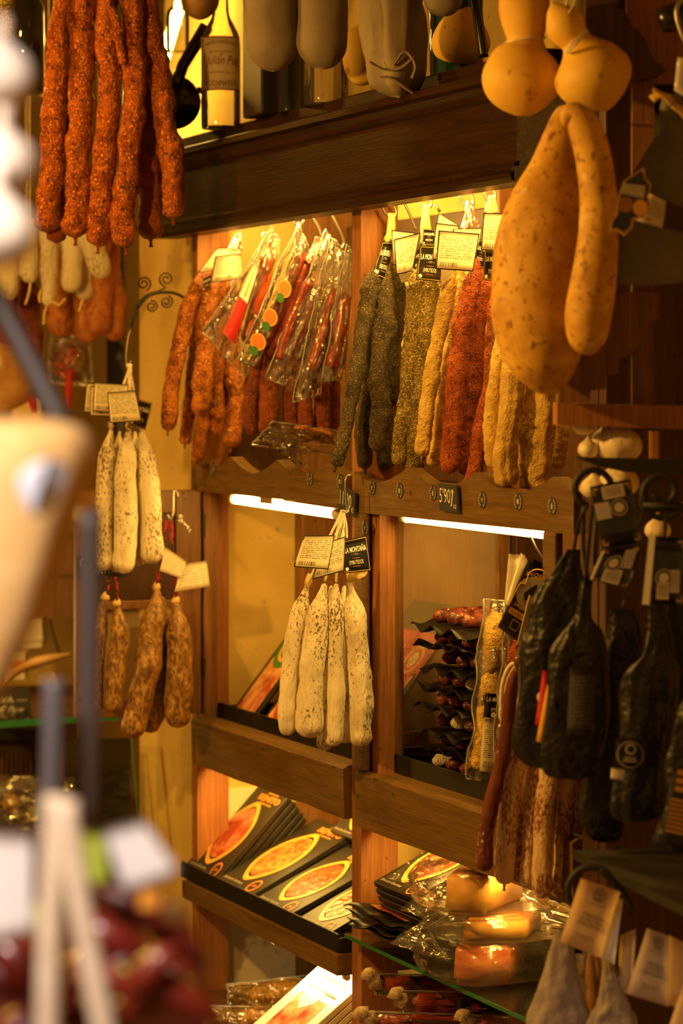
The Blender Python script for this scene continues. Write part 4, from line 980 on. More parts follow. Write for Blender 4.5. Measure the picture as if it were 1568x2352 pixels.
# stack of black vacuum trays in the right bay
plain('vac_black', (.008, .006, .005), .42, spec=.25)
noisy('meat_pack', (.045, .008, .006), (.22, .05, .025), 70, 4, rough=.4, lo=.4, hi=.62, specks=[((.55, .36, .2), 120, .64, .70)], bump=.8, bscale=90, bdist=.004)
def vac_pack(z, i, label):
    x0, x1 = XS + .07, XS + .25; y0, y1 = .045 + random.uniform(-.008, .012), .25
    root = empty('vacuum_pack', ((x0 + x1) / 2, (y0 + y1) / 2, z), label, 'pack', 'black vacuum packs stacked in the right bay')
    nx, ny = 26, 16; V, Fc = [], []
    for j in range(ny + 1):
        for k in range(nx + 1):
            a, b = k / nx, j / ny; e = max(0, 1 - min(a, 1 - a, b, 1 - b) * 6)
            wv = .007 * math.sin(a * 17 + i * 1.9 + b * 3) + .006 * math.sin(b * 16 + i * 2.3)
            V.append((lerp(x0, x1, a), lerp(y0, y1, b), z + .006 + wv * e))
    for j in range(ny):
        for k in range(nx): q = j * (nx + 1) + k; Fc.append([q, q + 1, q + nx + 2, q + nx + 1])
    sh = obj('backing_sheet', (V, Fc), 'vac_black', root); sh.modifiers.new('thick', 'SOLIDIFY').thickness = .0012
    for k in range(3):
        xx = lerp(x0 + .04, x1 - .04, k / 2); m = 'meat_pack' if (i * 3 + k) % 7 or i == 7 else 'mould_pale'
        S = crom([(Vector((xx, y0 + .03, z + .020)), .011), (Vector((xx + .004, (y0 + y1) / 2, z + .021)), .0135), (Vector((xx, y1 - .03, z + .020)), .011)], 14)
        obj('sausage', sweep([(S[0][0] - Vector((0, .008, 0)), .004)] + S, 12, .2, 60, i + k), m, root)
    return root
names = ['bottom', 'second from bottom', 'third from bottom', 'fourth from bottom', 'fifth from bottom', 'sixth from bottom', 'second from top', 'top']
for i in range(8):
    vac_pack(zt0 + .014 + i * .0325, i, '%s black vacuum pack of cured meat in the stack' % names[i])
# standing vacuum pack with yellow fuet
XV = xu(1110, .03); pf = plane_fn(X=XV)
v1 = wrapped([(1110, 1377), (1190, 1382), (1172, 1802), (1071, 1788)], pf, .014, 0, 'tall clear pack with yellow coated sausage and brand label, standing on the tray', [('curry_yellow', [(1140, 1405), (1134, 1460), (1124, 1560), (1110, 1680), (1100, 1770)], 24)], 11, 'pouch_film_fine', None)
c = Card([pf(1114, 1592, .024), pf(1182, 1596, .024), pf(1180, 1652, .024), pf(1110, 1647, .024)], .001, 6, 4)
lb = obj('brand_label', c.mesh(), 'card_black', v1); text_on(c, 'LA MONTAÑA', .05, .66, .95, .90, 'white_ink', lb, bold=.02); text_on(c, '~ 1941 ~', .32, .52, .68, .60, 'grey_ink', lb); text_on(c, 'EMBUTIDOS', .22, .26, .78, .42, 'white_ink', lb)
for k in range(3): obj('round_mark', c.disc(.3 + .2 * k, .12, .0042, .0012, 14), 'white_ink', lb, smooth=False)
c = Card([pf(1110, 1649, .024), pf(1180, 1654, .024), pf(1172, 1782, .024), pf(1101, 1771, .024)], .001, 4, 6)
lb = obj('text_label', c.mesh(), 'print_rows', v1); text_on(c, 'PACK FUETS MINI 150', .04, .93, .9, .985, 'ink_black', lb)
pf = plane_fn(X=XV + .07)
wrapped([(1158, 1385), (1222, 1392), (1205, 1815), (1130, 1806)], pf, .014, 0, 'clear pack with red coated sausage behind the reddish hanging sausages', [('paprika_red', [(1180, 1420), (1176, 1520), (1168, 1640), (1160, 1780)], 18)], 12, 'pouch_film_fine', None)

# hanging boar sausage label and clear plastic hangers
XJ = xu(1225, .0) - .05; pf = plane_fn(X=XJ)
c = Card([pf(1216, 1280, .02), pf(1292, 1310, .02), pf(1196, 1480, .02), pf(1143, 1440, .02)], .0, 6, 8, .001)
jl = tag(obj('sausage_label', c.mesh(), 'card_black'), 'black and gold wild boar sausage label hanging under the strip lamp', 'label')
text_on(c, 'SALCHICHÓN', .10, .765, .96, .83, 'gold_ink', jl, arc=.035, bold=.02); text_on(c, 'JABALÍ', .14, .355, .80, .415, 'gold_ink', jl, bold=.02, arc=-.02)
obj('gold_ring', c.disc(.53, .585, .0255, .001, 28, .93), 'gold_ink', jl, smooth=False); obj('emblem', c.disc(.53, .585, .0235, .001, 24), 'grey_ink', jl, smooth=False)
hd = [(-.6, -.2), (-.3, .35), (.0, .75), (.15, .45), (.5, .3), (.75, -.15), (.45, -.45), (.0, -.35), (-.3, -.7)]
obj('boar_head', ([c.P(.53 + a * .021 / c.w, .585 + b * .021 / c.h, .0018) for a, b in hd], [list(range(len(hd)))]), 'ink_black', jl, smooth=False)
bd = obj('gold_band', c.patch(.08, .235, .95, .315, .001), 'gold_ink', jl, smooth=False); text_on(c, 'A las finas hierbas', .14, .25, .88, .30, 'ink_black', bd, off=.0018, shear=.25)
obj('square_mark', joined(c.patch(.34, .08, .36, .2, .001), c.patch(.62, .08, .64, .2, .001), c.patch(.34, .19, .64, .2, .001), c.patch(.34, .08, .64, .09, .001))[:2], 'gold_ink', jl, smooth=False)
ol = [(.02, .30), (.05, .62), (.2, .66), (.18, .82), (.4, .9), (.75, .88)]
obj('gold_outline', line([c.P(a, b, .001) for a, b in ol], .0009, 4), 'gold_ink', jl)
cream([(1214, 1366), (1250, 1386), (1200, 1486), (1187, 1478)], pf, 'narrow tan ingredient card overlapping the boar label', .045, 0, 'tag_tan', None)
plain('plastic_white', (.80, .72, .55), .3)
o = obj('plastic_hanger', Card([pf(1168, 1272), pf(1205, 1275), pf(1186, 1385), pf(1158, 1392)], .004, 6, 8, .001).mesh(), 'plastic_white'); tag(o, 'translucent white plastic hanger left of the boar label', 'hanger')
o = obj('plastic_hanger', Card([pf(1196, 1270, .01), pf(1216, 1296, .01), pf(1176, 1400, .01), pf(1160, 1388, .01)], .004, 6, 8, .001).mesh(), 'plastic_white'); tag(o, 'curved white plastic hanger touching the boar label', 'hanger')
hook([(1218, 1232), (1230, 1256), (1240, 1272), (1246, 1282)], pf, 'thin steel hook from the right strip lamp to the boar label', .02, .0012)
part('frame_stile', (xu(1248, -.012), -.014, zs1), (xu(1277, -.012), -.001, zb), 'wood_rail')

# ------------------------------------------------------------------ slim black meat boxes
def oval_pts(c, cx, cy, rx, ry, tip, off, n=30, hole=None):
    V = []
    for k in range(n):
        a = 2 * math.pi * k / n; y = math.sin(a); x = math.cos(a); s = 1 - tip * abs(y) ** 6
        V.append((cx + rx * x * (1 - .15 * abs(y) ** 3), cy + ry * y * (1 + tip * (abs(y) ** 8))))
    if hole is None: return [c.P(a, b, off) for a, b in V], [list(range(n))]
    W = [c.P(a, b, off) for a, b in V] + [c.P(cx + (a - cx) * hole, cy + (b - cy) * hole, off) for a, b in V]
    return W, [[k, (k + 1) % n, (k + 1) % n + n, k + n] for k in range(n)]
def meat_box(BL, ex, ey, n, th, label, face=True, meat='meat_red', group='black meat boxes', twin=False):
    root = empty('meat_box', BL, label, 'box', group)
    obj('carton', hexa(BL, ex, ey, -n * th, .0008), 'box_black', root, smooth=False)
    obj('edge_line', hexa(BL + ex * 1.001 - n * th * .7, ex * .002, ey, n * th * .25), 'box_edge', root, smooth=False)
    if face:
        c = Card([BL + ey, BL + ex + ey, BL + ex, BL]); c.n = n
        obj('gold_rim', oval_pts(c, .47, .47, .37, .335, .10, .0010, 36, .86), 'rim_gold', root, smooth=False)
        obj('meat_window', oval_pts(c, .47, .47, .325, .285, .02, .0007, 30), meat, root, smooth=False)
        text_on(c, 'BENITO', .36, .862, .94, .928, 'orange_ink', root, bold=.035); text_on(c, 'Jamones', .52, .938, .80, .965, 'gold_ink', root); text_on(c, 'Ibéricos', .50, .825, .80, .852, 'gold_ink', root)
        text_on(c, 'Selección Gourmet', .06, .045, .55, .075, 'grey_ink', root, shear=.2)
        e = obj('emblem', c.disc(.80, .085, c.w * .10, .001, 20, .80), 'orange_ink', root, smooth=False); text_on(c, 'JB', .755, .07, .845, .10, 'orange_ink', e)
    return root
plain('rim_gold', (.72, .36, .05), .35)
YF = -.012
def bpos(u): return Vector((xu(u, YF), YF, zl + .045))
tr = tray(xu(420, -.018), XC0 - .006, -.018, .12, zl + .037, .030, 'long black tray under the slim meat boxes')
b1 = bpos(424); b1.z = at(424, 1988, YF).z; d1 = px(587, 1799, b1.x) - b1; e1 = Vector((xu(497, YF) - b1.x, 0, 0))
ex, ey, n = leaning(b1, b1 + e1, d1, 0)
for k in range(5): meat_box(b1 - n * (.0125 * k) + ey * (.0 if k == 0 else -.012 * k), ex, ey, n, .010, ['top slim meat box of the steep left stack', 'second slim meat box under the steep left stack top', 'third slim meat box in the steep left stack', 'fourth slim meat box in the steep left stack', 'lowest slim meat box in the steep left stack'][k], k == 0, 'meat_red')
for (u0, u1, v0, ut, vt, lab, mt, cnt) in ((499, 580, 2018, 728, 1879, 'left of the three flat-lying boxes', 'meat_chorizo', 2), (584, 664, 2064, 796, 1944, 'middle of the three flat-lying boxes', 'meat_dark', 3), (680, 752, 2112, 880, 1992, 'right of the three flat-lying boxes', 'meat_dark', 2)):
    b = Vector((xu(u0, YF), YF, at(u0, v0, YF).z)); dd = px(ut, vt, b.x) - b; e = Vector((min(xu(u1, YF), XC0 - .012) - b.x, 0, 0))
    ex, ey, n = leaning(b, b + e, dd, 0)
    for k in range(cnt): meat_box(b - n * (.0125 * k), ex, ey, n, .010, 'slim meat box, %s%s' % (lab, ['', ', directly under it', ', two below it'][k]), k == 0, mt)
bx = b1 + Vector((.30, .17, .10)); meat_box(bx, Vector((.15, 0, 0)), Vector((0, .12, .10)), Vector((0, -.64, .77)), .01, 'slim meat box with red meat half hidden behind the flat ones', True, 'meat_chorizo')

# right bay: boxes behind the post
xr0 = XC1 + .075
for k in range(5):
    b = Vector((xr0 - .0, -.012 + .004 * k, .772 - .012 * k)); meat_box(b, Vector((.155, 0, 0)), Vector((0, .185, .085)), Vector((0, -.417, .909)), .0095, ['top', 'second', 'third', 'fourth', 'lowest'][k] + ' slim meat box of the stack right of the centre post', k == 0, 'meat_dark')
for k in range(3):
    b = Vector((xr0 + .01 * k, .165 + .010 * k, .735 - .013 * k)); meat_box(b, Vector((.15, 0, 0)), Vector((0, .12, .13)), Vector((0, -.735, .678)), .0095, ['slim meat box glinting behind the right stack', 'slim meat box under the glinting one at the back', 'lowest slim meat box at the back of the right stack'][k], k == 0, 'meat_dark')

# ------------------------------------------------------------------ right lower bay: glass shelf, sachets, wrapped blocks, packed chorizos
gz = .672
gs = empty('glass_shelf', (.4, .1, gz), 'glass shelf with green edge in the right lower bay', 'shelf')
box('pane', (XC1 + .004, -.03, gz), (XR0 - .02, .25, gz + .006), 'clear_glass', gs, 0); box('green_edge', (XC1 + .004, -.0315, gz), (XR0 - .02, -.0301, gz + .006), 'glass_edge', gs, 0)
def sachet(cs, zs, label, mat, window=None, seed=0):
    """flexible vacuum sachet, four (x, y) corners with heights, wavy rim"""
    P = [Vector((x, y, z)) for (x, y), z in zip(cs, zs)]; c = Card(P); nx, ny = 26, 16; V, Fc = [], []
    for j in range(ny + 1):
        for i in range(nx + 1):
            a, b = i / nx, j / ny; e = max(0, 1 - min(a, 1 - a, b, 1 - b) * 5)
            V.append(c.P(a, b, (.0032 * math.sin(a * 27 + seed) + .0028 * math.sin(b * 23 + seed * 2)) * e + .004 * mnoise.noise(Vector((a * 4, b * 4, seed)))))
    for j in range(ny):
        for i in range(nx): q = j * (nx + 1) + i; Fc.append([q, q + 1, q + nx + 2, q + nx + 1])
    root = obj('ham_sachet', (V, Fc), mat); root.modifiers.new('thick', 'SOLIDIFY').thickness = .0012
    tag(root, label, 'pack', 'flat vacuum sachets on the glass shelf')
    if window:
        n_ = 10; V, Fc = [], []; u0, v0, u1, v1, m = window
        for j in range(n_ + 1):
            for i in range(n_ + 1):
                a, b = lerp(u0, u1, i / n_), lerp(v0, v1, j / n_); e = max(0, 1 - min(a, 1 - a, b, 1 - b) * 5)
                V.append(c.P(a, b, .003 + (.0032 * math.sin(a * 27 + seed) + .0028 * math.sin(b * 23 + seed * 2)) * e + .004 * mnoise.noise(Vector((a * 4, b * 4, seed)))))
        for j in range(n_):
            for i in range(n_): q = j * (n_ + 1) + i; Fc.append([q, q + 1, q + n_ + 2, q + n_ + 1])
        obj('ham_window', (V, Fc), m, root)
    return root
X0 = XC1 + .01
for k in range(4):
    o_ = .006 * k
    sachet([(X0 + .02, .24), (X0 + .36, .24), (X0 + .36, .0 + o_), (X0 + .02 - o_, -.045 + o_)], [gz + .055 - .011 * k, gz + .05 - .011 * k, gz + .045 - .011 * k, gz + .058 - .0115 * k], ['top', 'second', 'third', 'lowest'][k] + ' black wavy sachet on the glass shelf', 'vac_black', (.1, .1, .42, .8, 'meat_ham') if k == 0 else None, k)
sachet([(X0 + .26, .30), (X0 + .54, .30), (X0 + .54, .19), (X0 + .23, .17)], [gz + .19, gz + .20, gz + .13, gz + .10], 'cream sachet with ham picture on the glass shelf', 'paper_white', (.12, .15, .6, .7, 'meat_ham'), 5)
noisy('cheese_yellow', (.62, .30, .05), (.80, .46, .10), 20, 3, rough=.5, coat=.1, bump=.2, bscale=40)
noisy('ham_pink', (.48, .10, .035), (.70, .28, .11), 26, 5, (1, 1, 3), rough=.3, coat=.5, bump=.3, bscale=60)
film('block_film', (1, .99, .96), .03, rough=.12, bscale=26, bstr=.5, edge=.7, fbase=.03)
def block(ps, z, h, label, mats, seed, pfm='block_film'):
    """wrapped wedge: footprint pixels given as (x, y) metres, film around it"""
    V = [Vector((x, y, z)) for x, y in ps] + [Vector((lerp(x, sum(p[0] for p in ps) / len(ps), .06), lerp(y, sum(p[1] for p in ps) / len(ps), .06), z + h)) for x, y in ps]; n = len(ps)
    root = empty('wrapped_block', sum(V, Vector()) / len(V) - Vector((0, 0, h / 2)), label, 'food', 'wrapped blocks on the glass shelf')
    bm = bmesh.new(); vs = [bm.verts.new(v) for v in V]
    for k in range(n): bm.faces.new([vs[k], vs[(k + 1) % n], vs[(k + 1) % n + n], vs[k + n]])
    bm.faces.new(vs[:n][::-1]); bm.faces.new(vs[n:]); bmesh.ops.recalc_face_normals(bm, faces=bm.faces); bmesh.ops.bevel(bm, geom=list(bm.edges), offset=.005, segments=3, affect='EDGES')
    o = obj('block', bm_out(bm), mats[0], root); o.data.materials.append(M[mats[1]])
    for p in o.data.polygons:
        if p.normal.z > .6: p.material_index = 1
    bm = bmesh.new(); cen = sum(V, Vector()) / len(V); bmesh.ops.create_icosphere(bm, subdivisions=4, radius=1)
    sx = (max(v.x for v in V) - min(v.x for v in V)) * .66; sy = (max(v.y for v in V) - min(v.y for v in V)) * .62; sz = h * .75
    for v in bm.verts:
        d = v.co.copy(); k = 1 / max(abs(d.x), abs(d.y), abs(d.z)) ** .55; q = Vector((d.x * sx * k, d.y * sy * k, d.z * sz * k))
        v.co = cen + q * (1 + .08 * mnoise.noise(d * 3 + Vector((seed, 0, 0))) + .03 * mnoise.noise(d * 9))
        if v.co.z < z + .001: v.co.z = z + .001
    obj('film', bm_out(bm), pfm, root)
    for a, b in (((-.9, -.5), .04),):
        p = cen + Vector((a[0] * sx, a[1] * sy, 0)); pouch(None, None, .003, crinkle=.012, seed=seed + b, nx=6, ny=6, parent=root, name='film_flap', verts=[p + Vector((-.02, .0, b)), p + Vector((.03, .03, b * .6)), p + Vector((.04, .02, -b * .5)), p + Vector((-.05, -.05, .0))])
    return root
def gx(u, v, Y): return xu(u, Y)
def fp(pts): return [(px(u, 2200, X).x, px(u, 2200, X).y) for u, X in pts]
XK = .40
block(fp([(1070, XK - .05), (1040, XK + .06), (1170, XK + .10), (1215, XK - .02)]), gz + .012, .052, 'pink ham slab in clear film, lowest of the three wrapped blocks', ('ham_pink', 'ham_pink'), 1)
block(fp([(1080, XK - .04), (1062, XK + .07), (1210, XK + .10), (1245, XK - .02)]), gz + .072, .034, 'pale yellow slab in clear film between two other wrapped blocks', ('cheese_yellow', 'ham_pink'), 2)
block(fp([(1060, XK - .05), (1020, XK + .04), (1120, XK + .08), (1205, XK - .0)]), gz + .112, .055, 'orange wedge in clear film on top of the wrapped blocks', ('cheese_yellow', 'meat_ham'), 3)
# packed chorizos with netted ends below the glass shelf
noisy('net_lace', (.38, .27, .14), (.60, .46, .27), 200, 2, rough=.8, bump=.8, bscale=400); plain('ribbon_teal', (.03, .20, .19), .35)
def packed(u0, u1, v, X, r, label, text=None):
    pf = plane_fn(X=X); a = pf(u0, v)
    root = empty('packed_chorizo', a, label, 'pack', 'film-packed chorizos under the glass shelf')
    sausage('sausage', 'casing_wine', [(u0, v - 4), (u0 + 40, v), ((u0 + u1) / 2, v + 3), (u1, v + 6)], r, pf, 0, parent=root, neck=1.6, nk=.4)
    e = pf(u0 - 14, v - 10); obj('netted_end', sweep([(pf(u0 + 10, v - 2), .010), (pf(u0, v - 6), .010), (pf(u0 - 8, v - 10), .014), (pf(u0 - 16, v - 18), .007), (pf(u0 - 22, v - 26), .013), (pf(u0 - 26, v - 36), .004)], 24, .35, 55, u0, wr=.5, wfreq=(5, 60)), 'net_lace', root)
    obj('teal_ribbon', sweep(crom([(pf(u0 + 14, v - 8), .006), (pf(u0 + 20, v + 10), .008), (pf(u0 + 50, v + r * .9), .006), (pf(u0 + 110, v + r), .003)], 14), 8, .3, 80), 'ribbon_teal', root)
    pouch([(u0 - 6, v - r - 4), (u1 + 10, v - r + 4), (u1 + 10, v + r + 8), (u0 - 4, v + r + 2)], pf, r * dep(a) / F * 1.05, .0, parent=root, seed=u0, crinkle=.004)
    if text:
        c = Card([pf(u0 + 120, v - r * .7, .045), pf(u0 + 250, v - r * .5, .045), pf(u0 + 250, v + r, .045), pf(u0 + 120, v + r * .8, .045)], .002); lb = obj('label_band', c.mesh(), 'card_black', root)
        obj('red_oval', c.disc(.3, .35, c.h * .26, .001, 20), 'red_ink', lb, smooth=False); text_on(c, text, .12, .28, .50, .42, 'white_ink', lb, shear=.2, off=.002)
    return root
packed(866, 1080, 2262, .20, 22, 'upper packed chorizo with teal ribbon and lace net end', None)
packed(930, 1240, 2306, .31, 26, 'packed chorizo with black band and red oval label', 'Juan Manuel')
packed(850, 1100, 2350, .36, 22, 'lowest packed chorizo with netted left end', None)
packed(1080, 1300, 2356, .42, 20, 'packed chorizo at the bottom right below the glass edge', None)
box('wooden_crate', (XC1 + .03, .02, .426), (XR0 - .05, .28, .50), 'wood_shelf'); tag(bpy.data.objects['wooden_crate'], 'low wooden crate under the packed chorizos', 'crate')

# ------------------------------------------------------------------ left lower bay: white ham carton stack and bagged pieces
bw0 = Vector((-.20, -.015, .432)); up = px(742, 2208, -.20) - px(581, 2352, -.20); up = Vector((0, up.y, up.z)); nrm = Vector((1, 0, 0)).cross(up).normalized(); nrm = nrm if nrm.y < 0 else -nrm
b0 = px(581, 2352, -.20) - up.normalized() * .06
plain('carton_white', (.82, .78, .62), .5)
for k in range(6):
    root = empty('ham_carton', b0 - nrm * .012 * k, ['front white ham carton with meat window and pointed label', 'second white ham carton behind the front one', 'third white ham carton from the front', 'fourth white ham carton from the front', 'fifth white ham carton from the front', 'rearmost white ham carton'][k], 'box', 'white ham cartons')
    B = b0 - nrm * .012 * k; exv = Vector((.175, 0, 0)); eyv = up.normalized() * .255
    obj('carton', hexa(B, exv, eyv, -nrm * .010, .0008), 'carton_white', root, smooth=False)
    if k == 0:
        c = Card([B + eyv, B + exv + eyv, B + exv, B]); c.n = nrm
        obj('meat_window', c.patch(.2, .04, .82, .60, .0008), 'meat_ham', root)
        pl = [(.26, .70), (.62, .70), (.62, .56), (.44, .48), (.26, .56)]; obj('pointed_label', ([c.P(a, b, .0014) for a, b in pl], [list(range(5))]), 'carton_white', root, smooth=False)
        obj('brown_band', joined(c.patch(.22, .76, .86, .775, .0014), c.patch(.22, .66, .86, .675, .0014))[:2], 'wood_side', root, smooth=False)
        text_on(c, 'PURO IBERIC', .24, .69, .84, .75, 'tag_tan', root, bold=.03)
        pg = [(-.05, -.01), (-.03, .02), (.02, .03), (.05, .01), (.045, -.02), (.03, -.01), (-.02, -.01), (-.03, -.025)]; obj('pig_mark', ([c.P(.55 + a * 1.4, .84 + b, .0014) for a, b in pg], [list(range(8))]), 'wood_side', root, smooth=False)
film('amber_film', (1, .86, .5), .18, (.95, .62, .15), .1, 40, .9, 1.0, .05)
pf = plane_fn(X=-.42)
for (cs, pts, lab, sd) in (([(520, 2262), (700, 2240), (690, 2310), (530, 2340)], [(570, 2290), (620, 2283), (690, 2272)], 'amber bag with a brown sausage piece, upper one at bottom left', 31), ([(460, 2310), (640, 2312), (640, 2380), (470, 2380)], [(540, 2345), (590, 2340), (640, 2345)], 'amber bag with a brown sausage piece, lower one at bottom left', 32)):
    wrapped(cs, pf, .03, .02 * (sd - 31), lab, [('marbled_brown', pts, 26)], sd, 'amber_film', None)
# ------------------------------------------------------------------ upper shelf: bottles, tins, gourds
class CylCard(Card):
    def __init__(s, cen, r, z0, z1, a0, a1): s.cen, s.r, s.z0, s.z1, s.a0, s.a1 = cen, r, z0, z1, a0, a1; s.w = r * abs(a1 - a0); s.h = z1 - z0; s.nx, s.ny, s.th = 16, 4, .0004
    def P(s, u, v, off=0):
        a = lerp(s.a0, s.a1, u); d = -VD * math.cos(a) + RD * math.sin(a); p = s.cen + d * (s.r + off); return Vector((p.x, p.y, lerp(s.z0, s.z1, v)))
film('bottle_clear', (.90, .88, .74), .03, rough=.03, bscale=14, bstr=.25, edge=1.3, fbase=.04)
film('bottle_green', (.10, .42, .04), .04, (.2, .5, .1), rough=.03, bscale=14, bstr=.2, edge=1.2, fbase=.03)
film('bottle_dark', (.08, .05, .02), .02, rough=.05, bscale=10, bstr=.1, edge=1.0, fbase=.03)
plain('label_cream', (.74, .62, .42), .6); plain('label_red', (.22, .012, .008), .6)
noisy('gourd_yellow', (.66, .38, .045), (.80, .52, .09), 9, 4, rough=.6, specks=[((.42, .24, .05), 34, .66, .74)], bump=.25, bscale=40)
noisy('gourd_tan', (.46, .23, .025), (.72, .42, .06), 22, 6, rough=.62, specks=[((.28, .12, .015), 90, .57, .68), ((.72, .56, .34), 24, .60, .76), ((.22, .09, .012), 28, .66, .72)], bump=.4, bscale=60)
noisy('gourd_brown', (.22, .11, .03), (.34, .18, .05), 10, 4, rough=.45, bump=.15, bscale=25)
noisy('cloth_white', (.19, .15, .10), (.25, .20, .14), 8, 4, rough=.75, bump=.5, bscale=18, bdist=.01)
film('label_paper', (.9, .8, .6), .93, (.85, .74, .52), .5, 30, .05, .2, .02)
plain('tin_black', (.015, .012, .010), .35, coat=.3)
plain('pan_black', (.02, .019, .017), .25, .3, coat=.4)
def bottle(u, Y, rpx, prof, mat, label, name='glass_bottle', z=None):
    p = at(u, 300, Y); p.z = zt if z is None else z; r = rpx * dep(p) / F
    o = obj(name, lathe(p, [(h, q * r) for h, q in smoothprof(prof, 30)], 24), mat); tag(o, label, 'bottle'); return o, p, r
BP = [(.0, .9), (.004, 1), (.10, 1), (.155, .98), (.18, .72), (.20, .45), (.23, .38), (.30, .36)]
o, p, r = bottle(507, -.035, 45, BP, 'bottle_clear', 'clear old soap bottle with cream and red label on the upper shelf')
hz = lambda v: EYE + (HV - v) * dep(p) / F
c = CylCard(p, r * 1.005, hz(212), hz(88), -1.5, 1.25)
lb = obj('paper_label', c.mesh(), 'label_paper', o)
for v0, v1 in ((.0, .02), (.98, 1.0)): obj('red_line', c.patch(0, v0, 1, v1, .0006, 14), 'label_red', lb)
for s, a, sh, arc in (('JABÓN HIGIENICO', (.22, .80, .92, .89), 0, .04), ('DEPÓSITO EXCLUSIVA', (.34, .70, .78, .74), 0, 0), ('DE', (.54, .645, .60, .675), 0, 0), ('Julián Puig', (.26, .42, .96, .64), .3, 0), ('CALLE RAMON LLULL, 2', (.30, .31, .80, .35), 0, 0), ('LLUCHMAYOR', (.24, .12, .88, .22), 0, -.04)):
    text_on(c, s, *a, 'label_red', lb, off=.0008, shear=sh, arc=arc)
# dark tin, dark bottle, glass jar
root = empty('tin_box', at(596, 270, -.03), 'flat black tin box standing right of the labelled bottle', 'box')
x0, x1 = xu(556, -.05), xu(600, -.05); box('tin_body', (x0, -.05, zt), (x1, .05, zt + .24), 'tin_black', root, .004); box('tin_lid', (x0 - .002, -.052, zt + .225), (x1 + .002, .052, zt + .25), 'tin_black', root, .003)
bottle(664, -.02, 26, BP, 'bottle_dark', 'dark glass bottle half hidden behind the white sobrasada', 'glass_bottle')
bottle(748, -.01, 52, [(0, .9), (.006, 1), (.12, 1), (.16, .95), (.175, .7), (.185, .7), (.2, .72)], 'bottle_clear', 'wide clear glass jar between the two white sobrasadas', 'glass_jar')
bottle(1048, .08, 62, BP, 'bottle_green', 'green glass bottle behind the bottle gourd', 'glass_bottle')
bottle(408, .02, 26, [(0, .9), (.004, 1), (.07, 1), (.09, .5), (.12, .3), (.17, .28)], 'bottle_clear', 'small clear oil cruet behind the chorizo bunch', 'oil_cruet', at(408, 118, .02).z)
root = empty('frying_pan', ad(398, 235, 4.95), 'dark iron ladle pan behind the chorizo bunch', 'pan'); pf = plane_fn(d=4.95)
obj('bowl', sweep([(ad(392, 235, 5.02), .002), (ad(394, 235, 5.015), .03), (ad(397, 235, 4.99), .047), (ad(399, 235, 4.96), .050), (ad(398, 235, 4.955), .046), (ad(396, 235, 4.99), .035), (ad(394, 235, 5.0), .002)], 26), 'pan_black', root)
obj('handle', sweep([(pf(405, 190), .012), (pf(420, 150), .011), (pf(445, 108), .012), (pf(475, 60), .013)], 12), 'pan_black', root)
obj('hook_nub', sweep([(pf(452, 206), .006), (pf(462, 208), .006), (pf(468, 214), .003)], 8), 'pan_black', root)
def gourd(prof, d, mat, label, amp=.05, freq=9, seed=1, cat='gourd', flat=1.0, n=50):
    """prof: (u, v, radius px) from stem to bottom"""
    S = crom([(ad(u, v, d), max(.5, q) * d / F) for u, v, q in prof], n)
    o = obj('gourd', sweep(S, 30, amp, freq, seed), mat); return tag(o, label, cat, 'hanging gourds')
gourd([(836, 30, 6), (836, 60, 18), (832, 85, 38), (830, 125, 46), (832, 165, 40), (835, 190, 22), (836, 197, 1)], 4.45, 'gourd_yellow', 'speckled yellow gourd between the two wrapped sobrasadas')
gourd([(1066, -60, 10), (1066, -10, 14), (1064, 25, 28), (1060, 55, 52), (1058, 95, 68), (1058, 130, 58), (1058, 150, 30), (1058, 156, 1)], 4.2, 'gourd_yellow', 'round amber bottle gourd standing on the upper shelf', .02)
gourd([(450, -90, 5), (452, -50, 30), (458, -10, 44), (462, 22, 38), (465, 40, 18), (466, 45, 1)], 4.75, 'gourd_brown', 'dark brown gourd hanging above the labelled bottle', .03)
g1 = gourd([(1210, -90, 8), (1208, -60, 30), (1205, -20, 54), (1204, 20, 60), (1205, 60, 52), (1206, 88, 43), (1206, 104, 48), (1202, 130, 74), (1199, 175, 93), (1199, 215, 84), (1200, 248, 52), (1200, 264, 20), (1200, 267, 1)], 3.52, 'gourd_yellow', 'yellow bottle gourd with string waist, left of the hanging pair', .03, 8, 3)
obj('waist_string', sweep([(ad(1206 + 45 * math.cos(a), 92 + 4 * math.sin(a) - 6 * math.cos(a), 3.52 + .027 * math.sin(a)), .0016) for a in [k * math.pi / 9 for k in range(19)]], 6), 'twine', g1)
g2 = gourd([(1268, 5, 1), (1276, 22, 24), (1292, 48, 44), (1306, 72, 44), (1320, 92, 36), (1330, 108, 44), (1345, 135, 74), (1358, 165, 90), (1372, 198, 84), (1384, 226, 58), (1392, 246, 24), (1395, 254, 1)], 3.45, 'gourd_yellow', 'tilted pale bottle gourd with round head, right of the hanging pair', .03, 8, 5)
obj('waist_string', sweep([(ad(1322 + 26 * math.cos(a) , 96 - 26 * math.cos(a) + 5 * math.sin(a), 3.43 - .024 * abs(math.sin(a))), .0016) for a in [k * math.pi / 9 for k in range(19)]], 6), 'twine', g2)
gourd([(1306, 248, 8), (1298, 262, 26), (1288, 320, 44), (1275, 390, 62), (1255, 470, 88), (1242, 560, 106), (1236, 650, 108), (1240, 740, 108), (1250, 820, 88), (1262, 870, 58), (1270, 898, 26), (1272, 906, 1)], 3.44, 'gourd_tan', 'huge tan pear-shaped gourd covering the right bay edge', .04, 7, 7)
gourd([(1300, 290, 8), (1302, 268, 18), (1316, 262, 28), (1340, 290, 38), (1362, 360, 42), (1374, 450, 44), (1374, 550, 47), (1362, 650, 52), (1350, 730, 53), (1348, 785, 42), (1350, 810, 20), (1350, 817, 1)], 3.34, 'gourd_tan', 'long club-shaped gourd with bent neck hanging before the pear-shaped one', .04, 8, 9)
